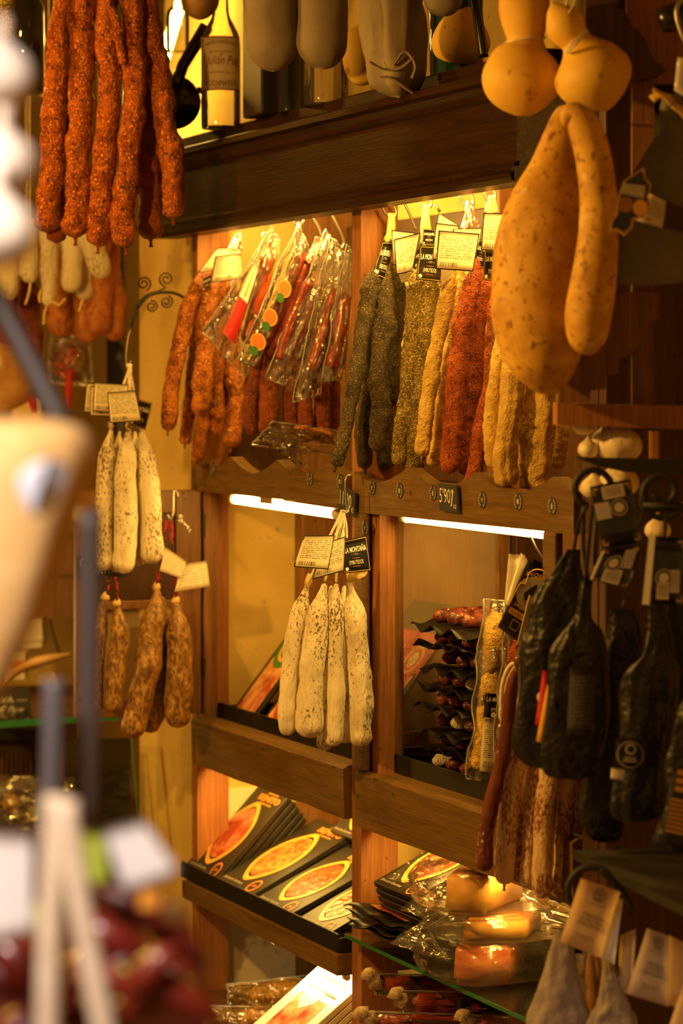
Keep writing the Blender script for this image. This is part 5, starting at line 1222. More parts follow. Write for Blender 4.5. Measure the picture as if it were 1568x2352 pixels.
tag(obj('hanging_string', joined(line([ad(1310, -40, 3.44), ad(1300, 10, 3.44), ad(1285, 18, 3.44)], .0014), line([ad(1330, -40, 3.43), ad(1318, 8, 3.43), ad(1305, 30, 3.43)], .0014))[:2], 'twine'), 'thin strings holding the tilted pale gourd', 'string')
# white cloth-cased sobrasadas
def cloth(nm, pts, r, d, label, **kw):
    o = sausage(nm, 'cloth_white', pts, r, plane_fn(d=d), 0, neck=.6, nk=.8, amp=.05, freq=12, seg=28, n=40, hang=2.42, **kw); return tag(o, label, 'sausage', 'white cased sobrasadas')
cloth('white_sobrasada', [(618, -160), (622, -20), (625, 80), (628, 165)], 64, 4.28, 'white cased sobrasada hanging right of the labelled bottle', rbot=.9)
cloth('white_sobrasada', [(740, -160), (740, -20), (738, 70), (736, 160)], 58, 4.26, 'white cased sobrasada, right one of the joined pair')
o = cloth('white_sobrasada', [(905, -160), (903, -20), (904, 80), (908, 150), (915, 226)], 80, 4.05, 'paper-wrapped sobrasada with folded creased end over the beam', rbot=.68, wr=.5)
for pts in ([(848, 142), (885, 160), (920, 155), (950, 130)], [(905, 150), (930, 120), (952, 150), (945, 180)], [(870, 178), (900, 180), (930, 200), (950, 215)]):
    obj('paper_fold', sweep(crom([(ad(u, v, 4.05 - .052), .0035) for u, v in pts], 16), 8, .5, 60, flat=.4), 'cloth_white', o)
cloth('white_sobrasada', [(1015, -120), (1015, -50), (1018, 0), (1022, 38)], 48, 4.0, 'white sobrasada tip at the top edge beside the bottle gourd')
tag(obj('iron_rod', line([ad(1085, -30, 4.1), ad(1100, 60, 4.1), ad(1110, 132, 4.1)], .008, 8), 'pan_black'), 'dark leaning rod in front of the bottle gourd', 'rod')

# ------------------------------------------------------------------ right side: dark cabinet, bracket shelf
sc_ = empty('side_cabinet', (1.4, 0, 0), 'dark wooden cabinet side with carved capital at the right', 'cabinet')
box('side_panel', (XR1 + .002, .0, 0), (XR1 + .022, 1.1, 3.0), 'wood_side', sc_, .003)

def slab(nm, poly, d, t, mat, par=None):
    """prism: pixel outline at distance d, thickness t going away from the camera"""
    A = [ad(u, v, d) for u, v in poly]; B = [p + VD * t for p in A]; n = len(poly)
    bm = bmesh.new(); va = [bm.verts.new(p) for p in A]; vb = [bm.verts.new(p) for p in B]
    bm.faces.new(va); bm.faces.new(vb[::-1])
    for k in range(n): bm.faces.new([va[k], vb[k], vb[(k + 1) % n], va[(k + 1) % n]])
    bmesh.ops.recalc_face_normals(bm, faces=bm.faces); return obj(nm, bm_out(bm), mat, par, smooth=False)
slab('capital', [(1345, -40), (1418, -40), (1420, 18), (1436, 26), (1446, 45), (1446, 58), (1464, 68), (1482, 90), (1492, 120), (1506, 142), (1530, 160), (1500, 178), (1345, 180)], 3.47, .06, 'wood_side', sc_)
slab('stile', [(1452, 178), (1502, 178), (1502, 930), (1452, 930)], 3.51, .02, 'wood_door', sc_)
slab('upper_panel', [(1440, -900), (1900, -900), (1900, 190), (1440, 190)], 3.515, .02, 'wood_post', sc_)
obj('knob', sweep([(ad(1512, 48, 3.45), .002), (ad(1515, 47, 3.45), .016), (ad(1530, 43, 3.45), .018), (ad(1600, 28, 3.45), .018)], 16), 'pan_black', sc_)
bs = empty('bracket_shelf', ad(1430, 950, 3.7), 'brown wooden bracket shelf with stepped corbel at the right', 'shelf')
slab('corbel', [(1300, 790), (1380, 690), (1440, 670), (1516, 672), (1512, 732), (1490, 742), (1472, 788), (1440, 818), (1421, 822), (1420, 858), (1391, 861), (1390, 894), (1356, 897), (1355, 925), (1281, 925), (1284, 870)], 3.49, .04, 'wood_door', bs)
slab('shelf_board', [(1279, 926), (1680, 934), (1680, 990), (1279, 976)], 3.465, .07, 'wood_post', bs)
# garlic behind the iron bracket
for uu, dd in ((1300, 3.44), (1316, 3.36)): tag(obj('hanging_string', line([ad(uu, 262, dd), ad(uu + 2, 240, 3.56), ad(uu + 3, -120, 3.56)], .0012), 'twine'), 'thin string holding the %s gourd' % ('pear-shaped' if uu == 1300 else 'club-shaped'), 'string')
noisy('garlic_skin', (.66, .54, .36), (.84, .74, .56), 30, 4, (6, 6, 1), rough=.5, bump=.4, bscale=60, bstretch=(4, 4, .6))
def garlic(u, v, r, d, label, sq=1.0):
    q = r * d / F; p = ad(u, v, d); V = sweep([(p + Vector((0, 0, h * q * sq)), rr * q) for h, rr in smoothprof([(-.9, .05), (-.8, .55), (-.4, .95), (.0, 1.0), (.4, .82), (.75, .4), (1.0, .16), (1.3, .12)], 22)], 24, .06, 30, u, wr=.12, wfreq=(4, 0))
    return tag(obj('garlic_bulb', V, 'garlic_skin'), label, 'garlic', 'garlic bulbs behind the iron bracket')
for a in ((1350, 1030, 24, 3.50, 'small smooth white garlic bulb at the left above the iron bar'), (1424, 1020, 50, 3.5, 'biggest garlic bulb under the bracket shelf'), (1385, 1005, 24, 3.535, 'garlic bulb tucked behind the two front bulbs'), (1340, 978, 24, 3.53, 'garlic bulb just under the shelf board'),
          (1420, 1105, 46, 3.5, 'garlic bulb below the iron bar behind the barcode tag'), (1362, 1118, 30, 3.5, 'garlic bulb inside the left iron scroll'), (1510, 1215, 30, 3.5, 'papery garlic bulb right of the barcode tag')): garlic(*a)
box('lit_niche_strip', ad(1489, 1056, 3.54), ad(1512, 990, 3.535), 'rim_gold', None, .0); tag(bpy.data.objects['lit_niche_strip'], 'stepped golden card under the bracket shelf', 'card')  # gold colour stands in for the lit niche
# wrought iron rack
ir = empty('iron_rack', ad(1450, 1070, 3.4), 'black wrought-iron rack with scrolls holding the black bags', 'rack')
slab('top_bar', [(1322, 1050), (1680, 1058), (1680, 1094), (1440, 1085), (1375, 1072)], 3.40, .02, 'iron', ir)
def ring(c, R, a0, a1, d, r, k=1.0, n=30):
    return line([ad(c[0] + R * lerp(1, k, i / n) * math.cos(lerp(a0, a1, i / n)), c[1] + R * lerp(1, k, i / n) * math.sin(lerp(a0, a1, i / n)), d) for i in range(n + 1)], r, 8, 70)
obj('scroll', ring((1362, 1122), 42, .6, -4.4, 3.42, .0045), 'iron', ir); obj('scroll', ring((1520, 1130), 46, 2.4, 9.2, 3.40, .0050, .4), 'iron', ir)
obj('scroll', ring((1522, 1140), 50, .1, 3.0, 3.40, .0042), 'iron', ir); obj('cross_bar', line([ad(1475, 1160, 3.4), ad(1600, 1168, 3.4)], .006), 'iron', ir)
obj('hanger_rod', line([ad(1340, 1160, 3.42), ad(1338, 1250, 3.42), ad(1350, 1330, 3.42)], .003), 'iron', ir); obj('hanger_rod', line([ad(1368, 1160, 3.42), ad(1366, 1300, 3.42)], .003), 'iron', ir)
def az(u, v, z): return CAM + ray(u, v) * ((EYE - z) / (v - HV))
pl = [az(1314, 1952, .95), az(1570, 2082, .95), az(1800, 2082, .95), az(1700, 1945, .95), az(1440, 1950, .95)]
bm = bmesh.new(); va = [bm.verts.new(q) for q in pl]; vb = [bm.verts.new(q - Vector((0, 0, .012))) for q in pl]; bm.faces.new(va); bm.faces.new(vb[::-1])
for k in range(5): bm.faces.new([va[k], va[(k + 1) % 5], vb[(k + 1) % 5], vb[k]])
bmesh.ops.recalc_face_normals(bm, faces=bm.faces)
ir2 = tag(obj('iron_shelf', bm_out(bm), 'iron', smooth=False), 'dark iron shelf plate with scroll under the black bags', 'shelf')
obj('scroll', ring((1358, 2046), 54, .9, -4.2, 3.36, .0045), 'iron', ir2); obj('brace', line([ad(1378, 1995, 3.36), ad(1420, 2040, 3.36), ad(1450, 2085, 3.36)], .005), 'iron', ir2)
# ------------------------------------------------------------------ hanging bags
noisy('cloth_black', (.007, .007, .008), (.016, .015, .015), 30, 3, rough=.42, spec=.4, bump=.9, bscale=22, bdist=.015)
noisy('cloth_blue', (.10, .105, .10), (.17, .165, .15), 14, 3, rough=.7, bump=.6, bscale=18, bdist=.01)
noisy('cloth_linen', (.27, .21, .13), (.36, .29, .19), 14, 4, rough=.85, bump=.8, bscale=22, bdist=.015)
def bag(rows, d, mat, label, seed, deep=.30, wr=.22, nm='cloth_bag', grp='black cloth bags on the iron rack', tie='twine_bag'):
    """rows: (v, left u, right u) from the neck down"""
    n = 46; S = crom([(Vector((v, (a + b) / 2, 0)), max(2, (b - a) / 2)) for v, a, b in rows], n); seg = 40; V, Fc = [], []
    for i, (q, r) in enumerate(S):
        for k in range(seg):
            a = 2 * math.pi * k / seg
            pl_ = 1 + wr * mnoise.noise(Vector((math.cos(a) * 2.2 + seed, math.sin(a) * 2.2, i * .10))) + wr * .8 * mnoise.noise(Vector((math.cos(a) * 5 + seed, math.sin(a) * 5, i * .06)))
            pl_ = 1 + (pl_ - 1) * (1 + 1.2 * max(0, 1 - i / (n * .45)))
            cx, cy = math.cos(a), math.sin(a); ex = abs(cx) ** .8 * (1 if cx > 0 else -1)
            if i > n - 4: pl_ *= (1, .96, .84, .4)[i - n + 4]
            V.append(ad(q.y + r * ex * pl_, q.x, d + r * d / F * deep * cy * pl_))
    for i in range(n - 1):
        for k in range(seg): a, b = i * seg + k, i * seg + (k + 1) % seg; Fc.append([a, b, b + seg, a + seg])
    Fc += [[k for k in range(seg)], [(n - 1) * seg + k for k in range(seg)][::-1]]
    o = obj(nm, (V, Fc), mat); return tag(o, label, 'bag', grp)
def bag_card(par, cs, d, nm='printed_patch', mat='chalkboard', bow=.004): c = Card([ad(u, v, d) for u, v in cs], bow, 8, 6, .0004); return obj(nm, c.mesh(), mat, par), c
b1 = bag([(1262, 1302, 1330), (1310, 1276, 1332), (1345, 1244, 1338), (1390, 1216, 1348), (1460, 1208, 1360), (1530, 1194, 1370), (1640, 1184, 1368), (1720, 1182, 1362), (1768, 1215, 1345)], 3.46, 'cloth_black', 'black cloth bag at the left with red and orange sticker strips', 1)
s_, c = bag_card(b1, [(1246, 1540), (1264, 1542), (1250, 1668), (1229, 1664)], 3.415, 'red_strip', 'red_ink'); s_, c = bag_card(b1, [(1255, 1572), (1270, 1574), (1250, 1708), (1231, 1702)], 3.41, 'orange_strip', 'rim_gold')
obj('seal', c.disc(.2, .75, .010, .001, 16), 'grey_ink', s_, smooth=False)
printed('bag_print', (.022, .022, .022), (.12, .11, .10), 18, border=False, barcode=False, amount=.9, rough=.6)
b2 = bag([(1330, 1335, 1360), (1415, 1322, 1360), (1450, 1298, 1378), (1500, 1270, 1392), (1620, 1256, 1396), (1720, 1246, 1385), (1790, 1256, 1365)], 3.38, 'cloth_black', 'black cloth bag with small grey print in front of the stickered one', 2)
bag_card(b2, [(1310, 1530), (1372, 1530), (1362, 1690), (1300, 1690)], 3.345, 'printed_patch', 'bag_print')
b3 = bag([(1400, 1400, 1450), (1470, 1392, 1470), (1560, 1385, 1480), (1680, 1372, 1470), (1780, 1340, 1448), (1870, 1330, 1440), (1935, 1362, 1420)], 3.5, 'cloth_black', 'narrow black cloth bag hanging lowest in the middle', 3)
b4 = bag([(1375, 1492, 1522), (1450, 1490, 1538), (1505, 1472, 1548), (1550, 1440, 1556), (1650, 1430, 1552), (1770, 1420, 1532), (1888, 1402, 1515)], 3.32, 'cloth_black', 'black cloth bag with round emblem and white sticker', 4)
s_, c = bag_card(b4, [(1415, 1695), (1482, 1700), (1478, 1770), (1412, 1766)], 3.275, 'emblem_patch', 'cloth_black', .002)
obj('emblem_ring', c.disc(.5, .5, .0165, .0012, 28, .92), 'grey_ink', s_, smooth=False); obj('emblem_core', c.disc(.5, .68, .007, .0012, 20, .6), 'grey_ink', s_, smooth=False); obj('emblem_text', joined(c.patch(.3, .36, .7, .42, .0012), c.patch(.26, .26, .74, .33, .0012))[:2], 'grey_ink', s_, smooth=False)
bag_card(b4, [(1404, 1764), (1434, 1768), (1430, 1792), (1402, 1788)], 3.27, 'white_sticker', 'paper_white', .001)
b5 = bag([(1560, 1585, 1640), (1640, 1558, 1660), (1720, 1538, 1680), (1830, 1522, 1690), (1960, 1505, 1690)], 3.24, 'cloth_black', 'black cloth bag with golden print at the right edge', 5)
s_, c = bag_card(b5, [(1545, 1760), (1640, 1775), (1610, 1950), (1520, 1930)], 3.17, 'printed_patch', 'chalkboard', .0)
obj('gold_print', joined(*[c.patch(.12, .9 - k * .11, .95, .97 - k * .11, .001) for k in range(3)], *[c.patch(.05, .55 - k * .06, .55, .58 - k * .06, .001) for k in range(8)])[:2], 'gold_ink', s_, smooth=False)
b6 = bag([(1330, 1545, 1580), (1420, 1530, 1620), (1520, 1520, 1660), (1640, 1512, 1660), (1700, 1530, 1640)], 3.5, 'cloth_black', 'black cloth bag in shadow behind the emblem bag', 6)
for q, pts in ((b1, [(1316, 1270), (1330, 1200), (1350, 1160)]), (b2, [(1345, 1335), (1352, 1250), (1362, 1160)]), (b4, [(1507, 1380), (1520, 1300), (1530, 1180)]), (b3, [(1430, 1405), (1450, 1300), (1480, 1165)])):
    obj('drawstring', sweep(crom([(ad(u, v, 3.38), .006) for u, v in pts], 12), 8, .2, 60, flat=.3), 'cloth_black', q)
# barcode tags
printed('barcode', (.60, .54, .50), (.12, .10, .09), 4, border=False, barcode=False, amount=0)
def bc_mat():
    m, nt, b = base('barcode_bars'); tc = nn(nt, 'TexCoord'); sp = nn(nt, 'SeparateXYZ'); nt.links.new(tc.outputs['UV'], sp.inputs[0])
    f = mth(nt, 'GREATER_THAN', mth(nt, 'FRACT', mth(nt, 'MULTIPLY', sp.outputs[0], 22)), .5)
    g = mth(nt, 'MULTIPLY', mth(nt, 'GREATER_THAN', sp.outputs[1], .15), mth(nt, 'LESS_THAN', sp.outputs[1], .85)); h = mth(nt, 'MULTIPLY', mth(nt, 'GREATER_THAN', sp.outputs[0], .1), mth(nt, 'LESS_THAN', sp.outputs[0], .9))
    nt.links.new(mixc(nt, mth(nt, 'MULTIPLY', mth(nt, 'MULTIPLY', f, g), h), (.62, .56, .52), (.14, .12, .12)), b.inputs['Base Color'])
bc_mat(); printed('sticker_lilac', (.50, .46, .52), (.24, .20, .24), 8, border=False, barcode=False, amount=.5)
def bar_tag(cs, d, label, lay, white=None):
    c = Card([ad(u, v, d) for u, v in cs], .001, 4, 4, .001); o = tag(obj('product_tag', c.mesh(), 'card_black'), label, 'tag', 'black barcode tags on the iron rack')
    bx_, st, ci = lay
    obj('barcode', c.patch(*bx_, .0012), 'barcode_bars', o); obj('price_sticker', c.patch(*st, .0012), 'sticker_lilac', o)
    s1 = obj('round_seal', c.disc(*ci, .010, .0012, 22), 'chalkboard', o, smooth=False); obj('seal_core', c.disc(*ci, .0062, .0018, 20), 'barcode', s1, smooth=False); obj('seal_ring', c.disc(*ci, .0105, .0016, 24, .86), 'grey_ink', s1, smooth=False)
    obj('gold_corner', joined(c.patch(.05, .93, .18, .95), c.patch(.05, .85, .07, .95), c.patch(.82, .93, .95, .95), c.patch(.93, .85, .95, .95), c.patch(.05, .05, .18, .07), c.patch(.05, .05, .07, .15), c.patch(.82, .05, .95, .07), c.patch(.93, .05, .95, .15))[:2], 'gold_ink', o, smooth=False)
    if white: obj('white_edge', c.patch(*white, .0016), 'paper_white', o)
    return o
bar_tag([(1354, 1118), (1446, 1100), (1476, 1245), (1382, 1262)], 3.34, 'upright black barcode tag hanging on the left iron scroll', ((.26, .76, .80, .96), (.02, .46, .38, .72), (.60, .60)))
bar_tag([(1382, 1266), (1474, 1250), (1442, 1354), (1354, 1330)], 3.36, 'upside-down black barcode tag under the upright one', ((.26, .04, .72, .40), (.62, .46, .92, .92), (.42, .58)), (0, 0, .06, 1))
bar_tag([(1490, 1230), (1572, 1236), (1570, 1390), (1474, 1388)], 3.3, 'black barcode tag with white folded edge at the right', ((.32, .08, .62, .34), (.64, .18, .88, .52), (.48, .40)), (0, .0, .17, 1))
# ------------------------------------------------------------------ lower right: cream tags and linen bags
def cream_card(cs, d, label, text=True, mat='tag_board'):
    c = Card([ad(u, v, d) for u, v in cs], .001, 4, 4, .001); o = tag(obj('product_tag', c.mesh(), mat), label, 'tag', 'cream sobrasada tags')
    if text:
        obj('emblem', joined(c.disc(.55, .86, .0085, .001, 20, .9), c.disc(.55, .86, .006, .001, 20, .8), c.disc(.55, .86, .003, .001, 12, .5))[:2], 'ink_brown', o, smooth=False)
        text_on(c, 'Mallorca', .40, .755, .72, .795, 'ink_brown', o, shear=.3); text_on(c, 'Delicatessen', .30, .70, .76, .735, 'ink_brown', o, shear=.3)
        for s, a in (('SOBRASSADA', (.30, .50, .84, .555)), ('de MALLORCA', (.28, .43, .84, .485)), ('CERDO BLANCO', (.22, .36, .92, .415)), ('Elaborada en Mallorca', (.30, .20, .74, .23)), ('Pes net 200 g', (.32, .155, .64, .18))): text_on(c, s, *a, 'ink_brown', o)
    return o
plain('tag_board', (.70, .46, .16), .6); plain('tag_board_grey', (.52, .40, .24), .5); plain('ink_brown', (.08, .05, .03), .6)
cream_card([(1334, 2017), (1424, 2049), (1375, 2199), (1286, 2162)], 3.28, 'tan card tag with brown lettering in front of the linen bag')
cream_card([(1404, 2060), (1430, 2066), (1410, 2216), (1376, 2196)], 3.30, 'white card edge behind the tan lettered tag', False, 'paper_white')
cream_card([(1486, 2132), (1536, 2150), (1536, 2312), (1438, 2282)], 3.24, 'greyish lettered tag right of the linen bags', True, 'tag_board_grey')
cream_card([(1536, 2148), (1580, 2170), (1570, 2320), (1537, 2308)], 3.26, 'yellow tag edge right of the greyish lettered tag', False)
cream_card([(1424, 2150), (1460, 2134), (1452, 2260), (1416, 2308)], 3.34, 'blank grey card between the two lettered tags', False, 'tag_board_grey')
cream_card([(1570, 2258), (1620, 2270), (1600, 2420), (1522, 2400)], 3.15, 'bright yellow tag at the bottom right corner', False)
bag([(2140, 1276, 1300), (2185, 1262, 1318), (2240, 1248, 1328), (2300, 1228, 1345), (2360, 1208, 1358), (2480, 1196, 1372)], 3.38, 'cloth_linen', 'creased linen bag at the bottom below the tan tag', 8, .5, .2, 'linen_bag', 'linen bags')
bag([(2190, 1385, 1400), (2300, 1372, 1440), (2350, 1352, 1460), (2470, 1350, 1470)], 3.34, 'cloth_linen', 'second linen bag at the bottom, mostly cut off', 9, .5, .2, 'linen_bag', 'linen bags')
bag([(2190, 1310, 1350), (2230, 1318, 1362), (2290, 1322, 1366), (2330, 1330, 1360)], 3.5, 'cloth_linen', 'small pale bag behind the tan tag', 10, .5, .2, 'linen_bag', 'linen bags')
noisy('dried_leaf', (.20, .09, .02), (.34, .17, .04), 20, 3, (4, 4, 1), rough=.7)
for k, (u, u2) in enumerate(((1356, 1366), (1368, 1380), (1380, 1396), (1392, 1408))):
    tag(obj('dried_stalk', sweep(crom([(ad(u, 2190, 3.46), .004), (ad((u + u2) / 2, 2250, 3.46), .010), (ad(u2, 2330, 3.46), .006)], 14), 8, .3, 50, k), 'dried_leaf'), '%s of the brown dried stalks behind the tan tag' % nth(k, 4), 'stalk', 'dried stalks')
# blue-grey bag at the top right
bb = bag([(215, 1525, 1560), (262, 1515, 1575), (310, 1505, 1590), (350, 1482, 1600), (430, 1436, 1620), (520, 1404, 1615), (600, 1372, 1600), (655, 1405, 1560)], 3.36, 'cloth_blue', 'blue-grey cloth bag with emblem label and yellow ribbon', 12, .4, .12, 'cloth_bag', None)
plain('ribbon_yellow', (.62, .42, .04), .5)
for pts in ([(1545, 235), (1518, 218), (1496, 228)], [(1540, 240), (1525, 222), (1500, 205)], [(1545, 240), (1565, 255), (1590, 280)]): obj('ribbon', sweep(crom([(ad(u, v, 3.30), .009) for u, v in pts], 12), 8, .2, 40, flat=.3), 'ribbon_yellow', bb)
c = Card([ad(1478, 438, 3.27), ad(1530, 464, 3.27), ad(1522, 524, 3.27), ad(1452, 504, 3.27)], .003); obj('label_strip', c.mesh(), 'print_rows', bb)
c = Card([ad(1528, 462, 3.27), ad(1600, 490, 3.27), ad(1590, 540, 3.27), ad(1520, 524, 3.27)], .003); obj('label_band', c.mesh(), 'wood_side', bb)
e_ = slab('emblem_label', [(1432, 415), (1478, 384), (1482, 408), (1496, 425), (1488, 452), (1494, 476), (1478, 498), (1455, 506), (1452, 524), (1432, 542), (1418, 530), (1398, 532), (1402, 510), (1412, 496), (1420, 450)], 3.262, .001, 'gold_ink', bb)
for nm, poly, m in (('emblem_field', [(1436, 416), (1475, 390), (1478, 410), (1491, 427), (1484, 452), (1489, 476), (1475, 493), (1450, 500), (1446, 520), (1432, 535), (1420, 524), (1404, 526), (1407, 508), (1418, 494), (1424, 450)], 'card_black'), ('emblem_panel', [(1430, 421), (1482, 427), (1478, 456), (1426, 444)], 'grey_ink')):
    q = slab(nm, poly, 3.260 if nm == 'emblem_field' else 3.258, .0012, m, None); q.parent = e_; q.location -= WORLD_LOC[e_.name]
for (u, v, r, m) in ((1436, 470, 17, 'wood_post'), (1470, 477, 17, 'rim_gold')):
    q = slab('roundel', [(u + r * math.cos(a), v + r * 1.1 * math.sin(a)) for a in [k * math.pi / 10 for k in range(20)]], 3.256, .001, m, None); q.parent = e_; q.location -= WORLD_LOC[e_.name]
cc = cream_card([(1556, 132), (1600, 140), (1590, 235), (1548, 208)], 3.25, 'pinkish price card at the top right edge', False, 'barcode')
tag(obj('wire_hook', line([ad(1575, -10, 3.4), ad(1556, 12, 3.4), ad(1554, 40, 3.4), ad(1566, 80, 3.4), ad(1580, 110, 3.4)], .003), 'steel'), 'steel wire hook at the top right corner', 'hook')
# ------------------------------------------------------------------ left background
noisy('ham_rind', (.36, .17, .05), (.62, .38, .15), 10, 4, rough=.4, coat=.3, bump=.2, bscale=30)
root = obj('cured_ham', sweep(crom([(ad(-40, 700, 5.5), .02), (ad(-30, 780, 5.5), .05), (ad(5, 840, 5.5), .072), (ad(12, 890, 5.5), .062), (ad(-5, 945, 5.5), .01)], 26), 24, .1, 12, 2), 'ham_rind'); tag(root, 'cured ham hanging at the left edge under dark sobrasadas', 'ham')
pf = plane_fn(d=5.5)
w_ = wrapped([(118, 735), (205, 735), (214, 888), (108, 882)], pf, .03, 0, 'dark meat piece in clear plastic hung behind the sobrasadas', [('casing_wine', [(160, 770), (158, 830), (162, 876)], 36)], 41, 'pouch_film_fine', None, 'meat_bag')
plain('tassel_red', (.40, .01, .01), .7)
obj('red_tassel', sweep([(pf(160, 850, .05), .004), (pf(157, 890, .05), .008), (pf(158, 936, .05), .006)], 8, .3, 60), 'tassel_red', w_)
tag(obj('tassel', sweep([(pf(72, 890), .006), (pf(76, 920), .010), (pf(80, 950), .007)], 8, .4, 60), 'tassel_red'), 'small red tassel left of the wrapped meat', 'tassel')
plain('box_cream', (.72, .52, .24), .6)
bk = empty('back_counter', ad(120, 1500, 6.4), 'wooden back counter and shelves of the shop at the left', 'counter')
def bbox(nm, u0, u1, v0, v1, d, t, mat, par=bk): return slab(nm, [(u0, v0), (u1, v0), (u1, v1), (u0, v1)], d, t, mat, par)
bbox('upper_cabinet', -80, 238, 1120, 1416, 6.35, .35, 'wood_door')
bbox('cabinet_groove', -80, 238, 1228, 1236, 6.345, .01, 'wood_side'); bbox('cabinet_groove', -80, 238, 1320, 1326, 6.345, .01, 'wood_side')
bbox('niche_wall', -80, 238, 1416, 1660, 6.8, .05, 'plaster')
bbox('counter_top', -80, 190, 1618, 1646, 6.1, .4, 'wood_door')
bbox('lower_cabinet', -80, 150, 1690, 1960, 6.2, .3, 'wood_side')
bbox('shadow_gap', -80, 150, 1675, 1700, 6.15, .02, 'tin_black')
for k in range(8): bbox('slat', -10 + k * 11, -4 + k * 11, 1725, 1800, 6.18, .01, 'wood_rail')
tag(bbox('dark_post', 245, 284, -660, 1000, 5.75, .06, 'tin_black', None), 'black vertical post at the left end of the plaster wall', 'post')
tag(bbox('cardboard_box', 28, 98, 915, 1010, 6.2, .2, 'box_cream', None), 'pale cardboard box behind the hanging ham', 'box')
q = empty('white_bin', ad(70, 1490, 6.3), 'white plastic bin on the back counter', 'bin'); slab('bin_body', [(34, 1424), (93, 1420), (98, 1470), (36, 1474)], 6.3, .12, 'paper_white', q); slab('bin_base', [(36, 1474), (97, 1471), (96, 1486), (44, 1490)], 6.31, .11, 'paper_white', q)
q = empty('medicine_box', ad(40, 1530, 6.2), 'small white box with orange stripe left on the back counter', 'box'); slab('carton', [(8, 1498), (57, 1498), (57, 1560), (8, 1560)], 6.2, .06, 'paper_white', q); slab('orange_stripe', [(10, 1518), (57, 1516), (57, 1530), (10, 1534)], 6.197, .002, 'orange_ink', q)
tag(obj('power_cable', line([ad(u, v, 6.3) for u, v in ((115, 1422), (120, 1450), (130, 1480), (136, 1500))], .003), 'iron'), 'dark cable hanging over the back counter wall', 'cable')
noisy('dried_fish', (.62, .36, .12), (.86, .62, .30), 16, 4, rough=.5)
tag(obj('dried_cod', sweep(crom([(ad(5, 1572, 6.0), .006), (ad(40, 1540, 6.0), .018), (ad(90, 1520, 6.0), .022), (ad(130, 1510, 6.0), .016), (ad(162, 1502, 6.0), .004)], 22), 14, .15, 20, 3, flat=.5), 'dried_fish'), 'pale dried fish lying above the left chalk sign', 'fish')
tag(obj('dried_fin', sweep(crom([(ad(122, 1545, 5.98), .004), (ad(128, 1580, 5.98), .010), (ad(118, 1605, 5.98), .014), (ad(108, 1622, 5.98), .004)], 16), 10, .1, 20, 3, flat=.5), 'dried_fish'), 'pale dried fish fin hanging over the wooden board', 'fish')
pf = plane_fn(d=5.9)
chalk_sign([(-75, 1580), (68, 1577), (70, 1652), (-75, 1657)], pf, [('RESERVA —', (.10, .52, .96, .72), 0), ('13 €/kg', (.25, .10, .90, .44), .1)], 'chalk sign with a price per kilo on the glass shelf', 0, .006)
chalk_sign([(-75, 1832), (35, 1830), (35, 1900), (-75, 1902)], plane_fn(d=5.7), [('JAMÓN', (.15, .70, .86, .92), 0), ('SERRANO', (.10, .42, .84, .62), 0), ('20 €/kg', (.40, .10, .96, .36), .1)], 'chalk sign with golden sticker in the lower left case', 0, .006)
tag(obj('round_sticker', slab('x', [(25 + 20 * math.cos(a), 1846 + 22 * math.sin(a)) for a in [k * math.pi / 10 for k in range(20)]], 5.66, .002, 'rim_gold').data.copy(), None, None, smooth=False), 'round golden sticker on the lower left chalk sign', 'sticker')
o = bpy.data.objects['round_sticker']; o.location = bpy.data.objects['x'].location; bpy.data.objects.remove(bpy.data.objects['x'])
gl = empty('glass_case', ad(200, 1650, 5.6), 'glass counter case with green-edged shelf at the left', 'display case')
A, B_ = ad(-80, 1662, 5.75), ad(272, 1638, 5.62); th_ = Vector((0, 0, .014)); bk_ = VD * .30
obj('shelf_pane', hexa(A - th_, B_ - A, bk_, th_), 'clear_glass', gl, smooth=False); obj('green_edge', hexa(A - th_ - VD * .002, B_ - A, VD * .0015, th_), 'glass_edge', gl, smooth=False)
A, B_ = ad(299, 1695, 5.35), ad(317, 1905, 5.30); obj('side_edge', hexa(A, Vector((.010, 0, 0)), VD * .006, B_ - A), 'glass_edge', gl, smooth=False)
obj('side_pane', hexa(ad(300, 1695, 5.36), ad(100, 1700, 5.9) - ad(300, 1695, 5.36), VD * .004, Vector((0, 0, -.3))), 'clear_glass', gl, smooth=False)
tag(obj('paprika_jar', lathe(ad(152, 1795, 5.8), smoothprof([(0, .012), (.01, .016), (.09, .014), (.12, .010), (.13, .009)], 16), 14), 'spice_orange'), 'slim orange paprika jar in the glass case', 'jar')
pf = plane_fn(d=5.62)
o = pouch([(-40, 1780), (175, 1785), (178, 1850), (-40, 1940)], pf, .02, 0, seed=51, crinkle=.012, name='plastic_bag'); tag(o, 'crumpled clear bag in the lower left case', 'plastic')
o = pouch([(60, 1840), (230, 1850), (228, 1915), (40, 1930)], pf, .015, .02, seed=52, crinkle=.012, name='plastic_bag'); tag(o, 'smaller crumpled clear bag right in the lower left case', 'plastic')
pf = plane_fn(X=-.635)
chalk_sign([(176, 1276), (292, 1272), (292, 1326), (178, 1332)], pf, [('C/', (.06, .52, .26, .92), .2), ('CARN I XUIA', (.22, .22, .98, .54), .05)], 'small chalk board behind the white sausages on the bracket', -.0, .004)
tag(sausage('cured_sausage', 'herb_green', [(14, -80), (16, 0), (18, 60), (14, 100)], 22, plane_fn(d=4.6), 0), 'herb-coated sausage end at the top left corner', 'sausage')
tag(obj('green_bottle', lathe(ad(60, 215, 5.0), [(0, .03), (.004, .034), (.16, .034), (.2, .014), (.28, .012)], 18), 'bottle_dark'), 'dark green bottle behind the chorizos at the upper left', 'bottle')
tag(slab('small_carton', [(86, 150), (108, 150), (108, 218), (86, 218)], 5.3, .05, 'box_cream'), 'small pale carton glimpsed left of the chorizos', 'box')

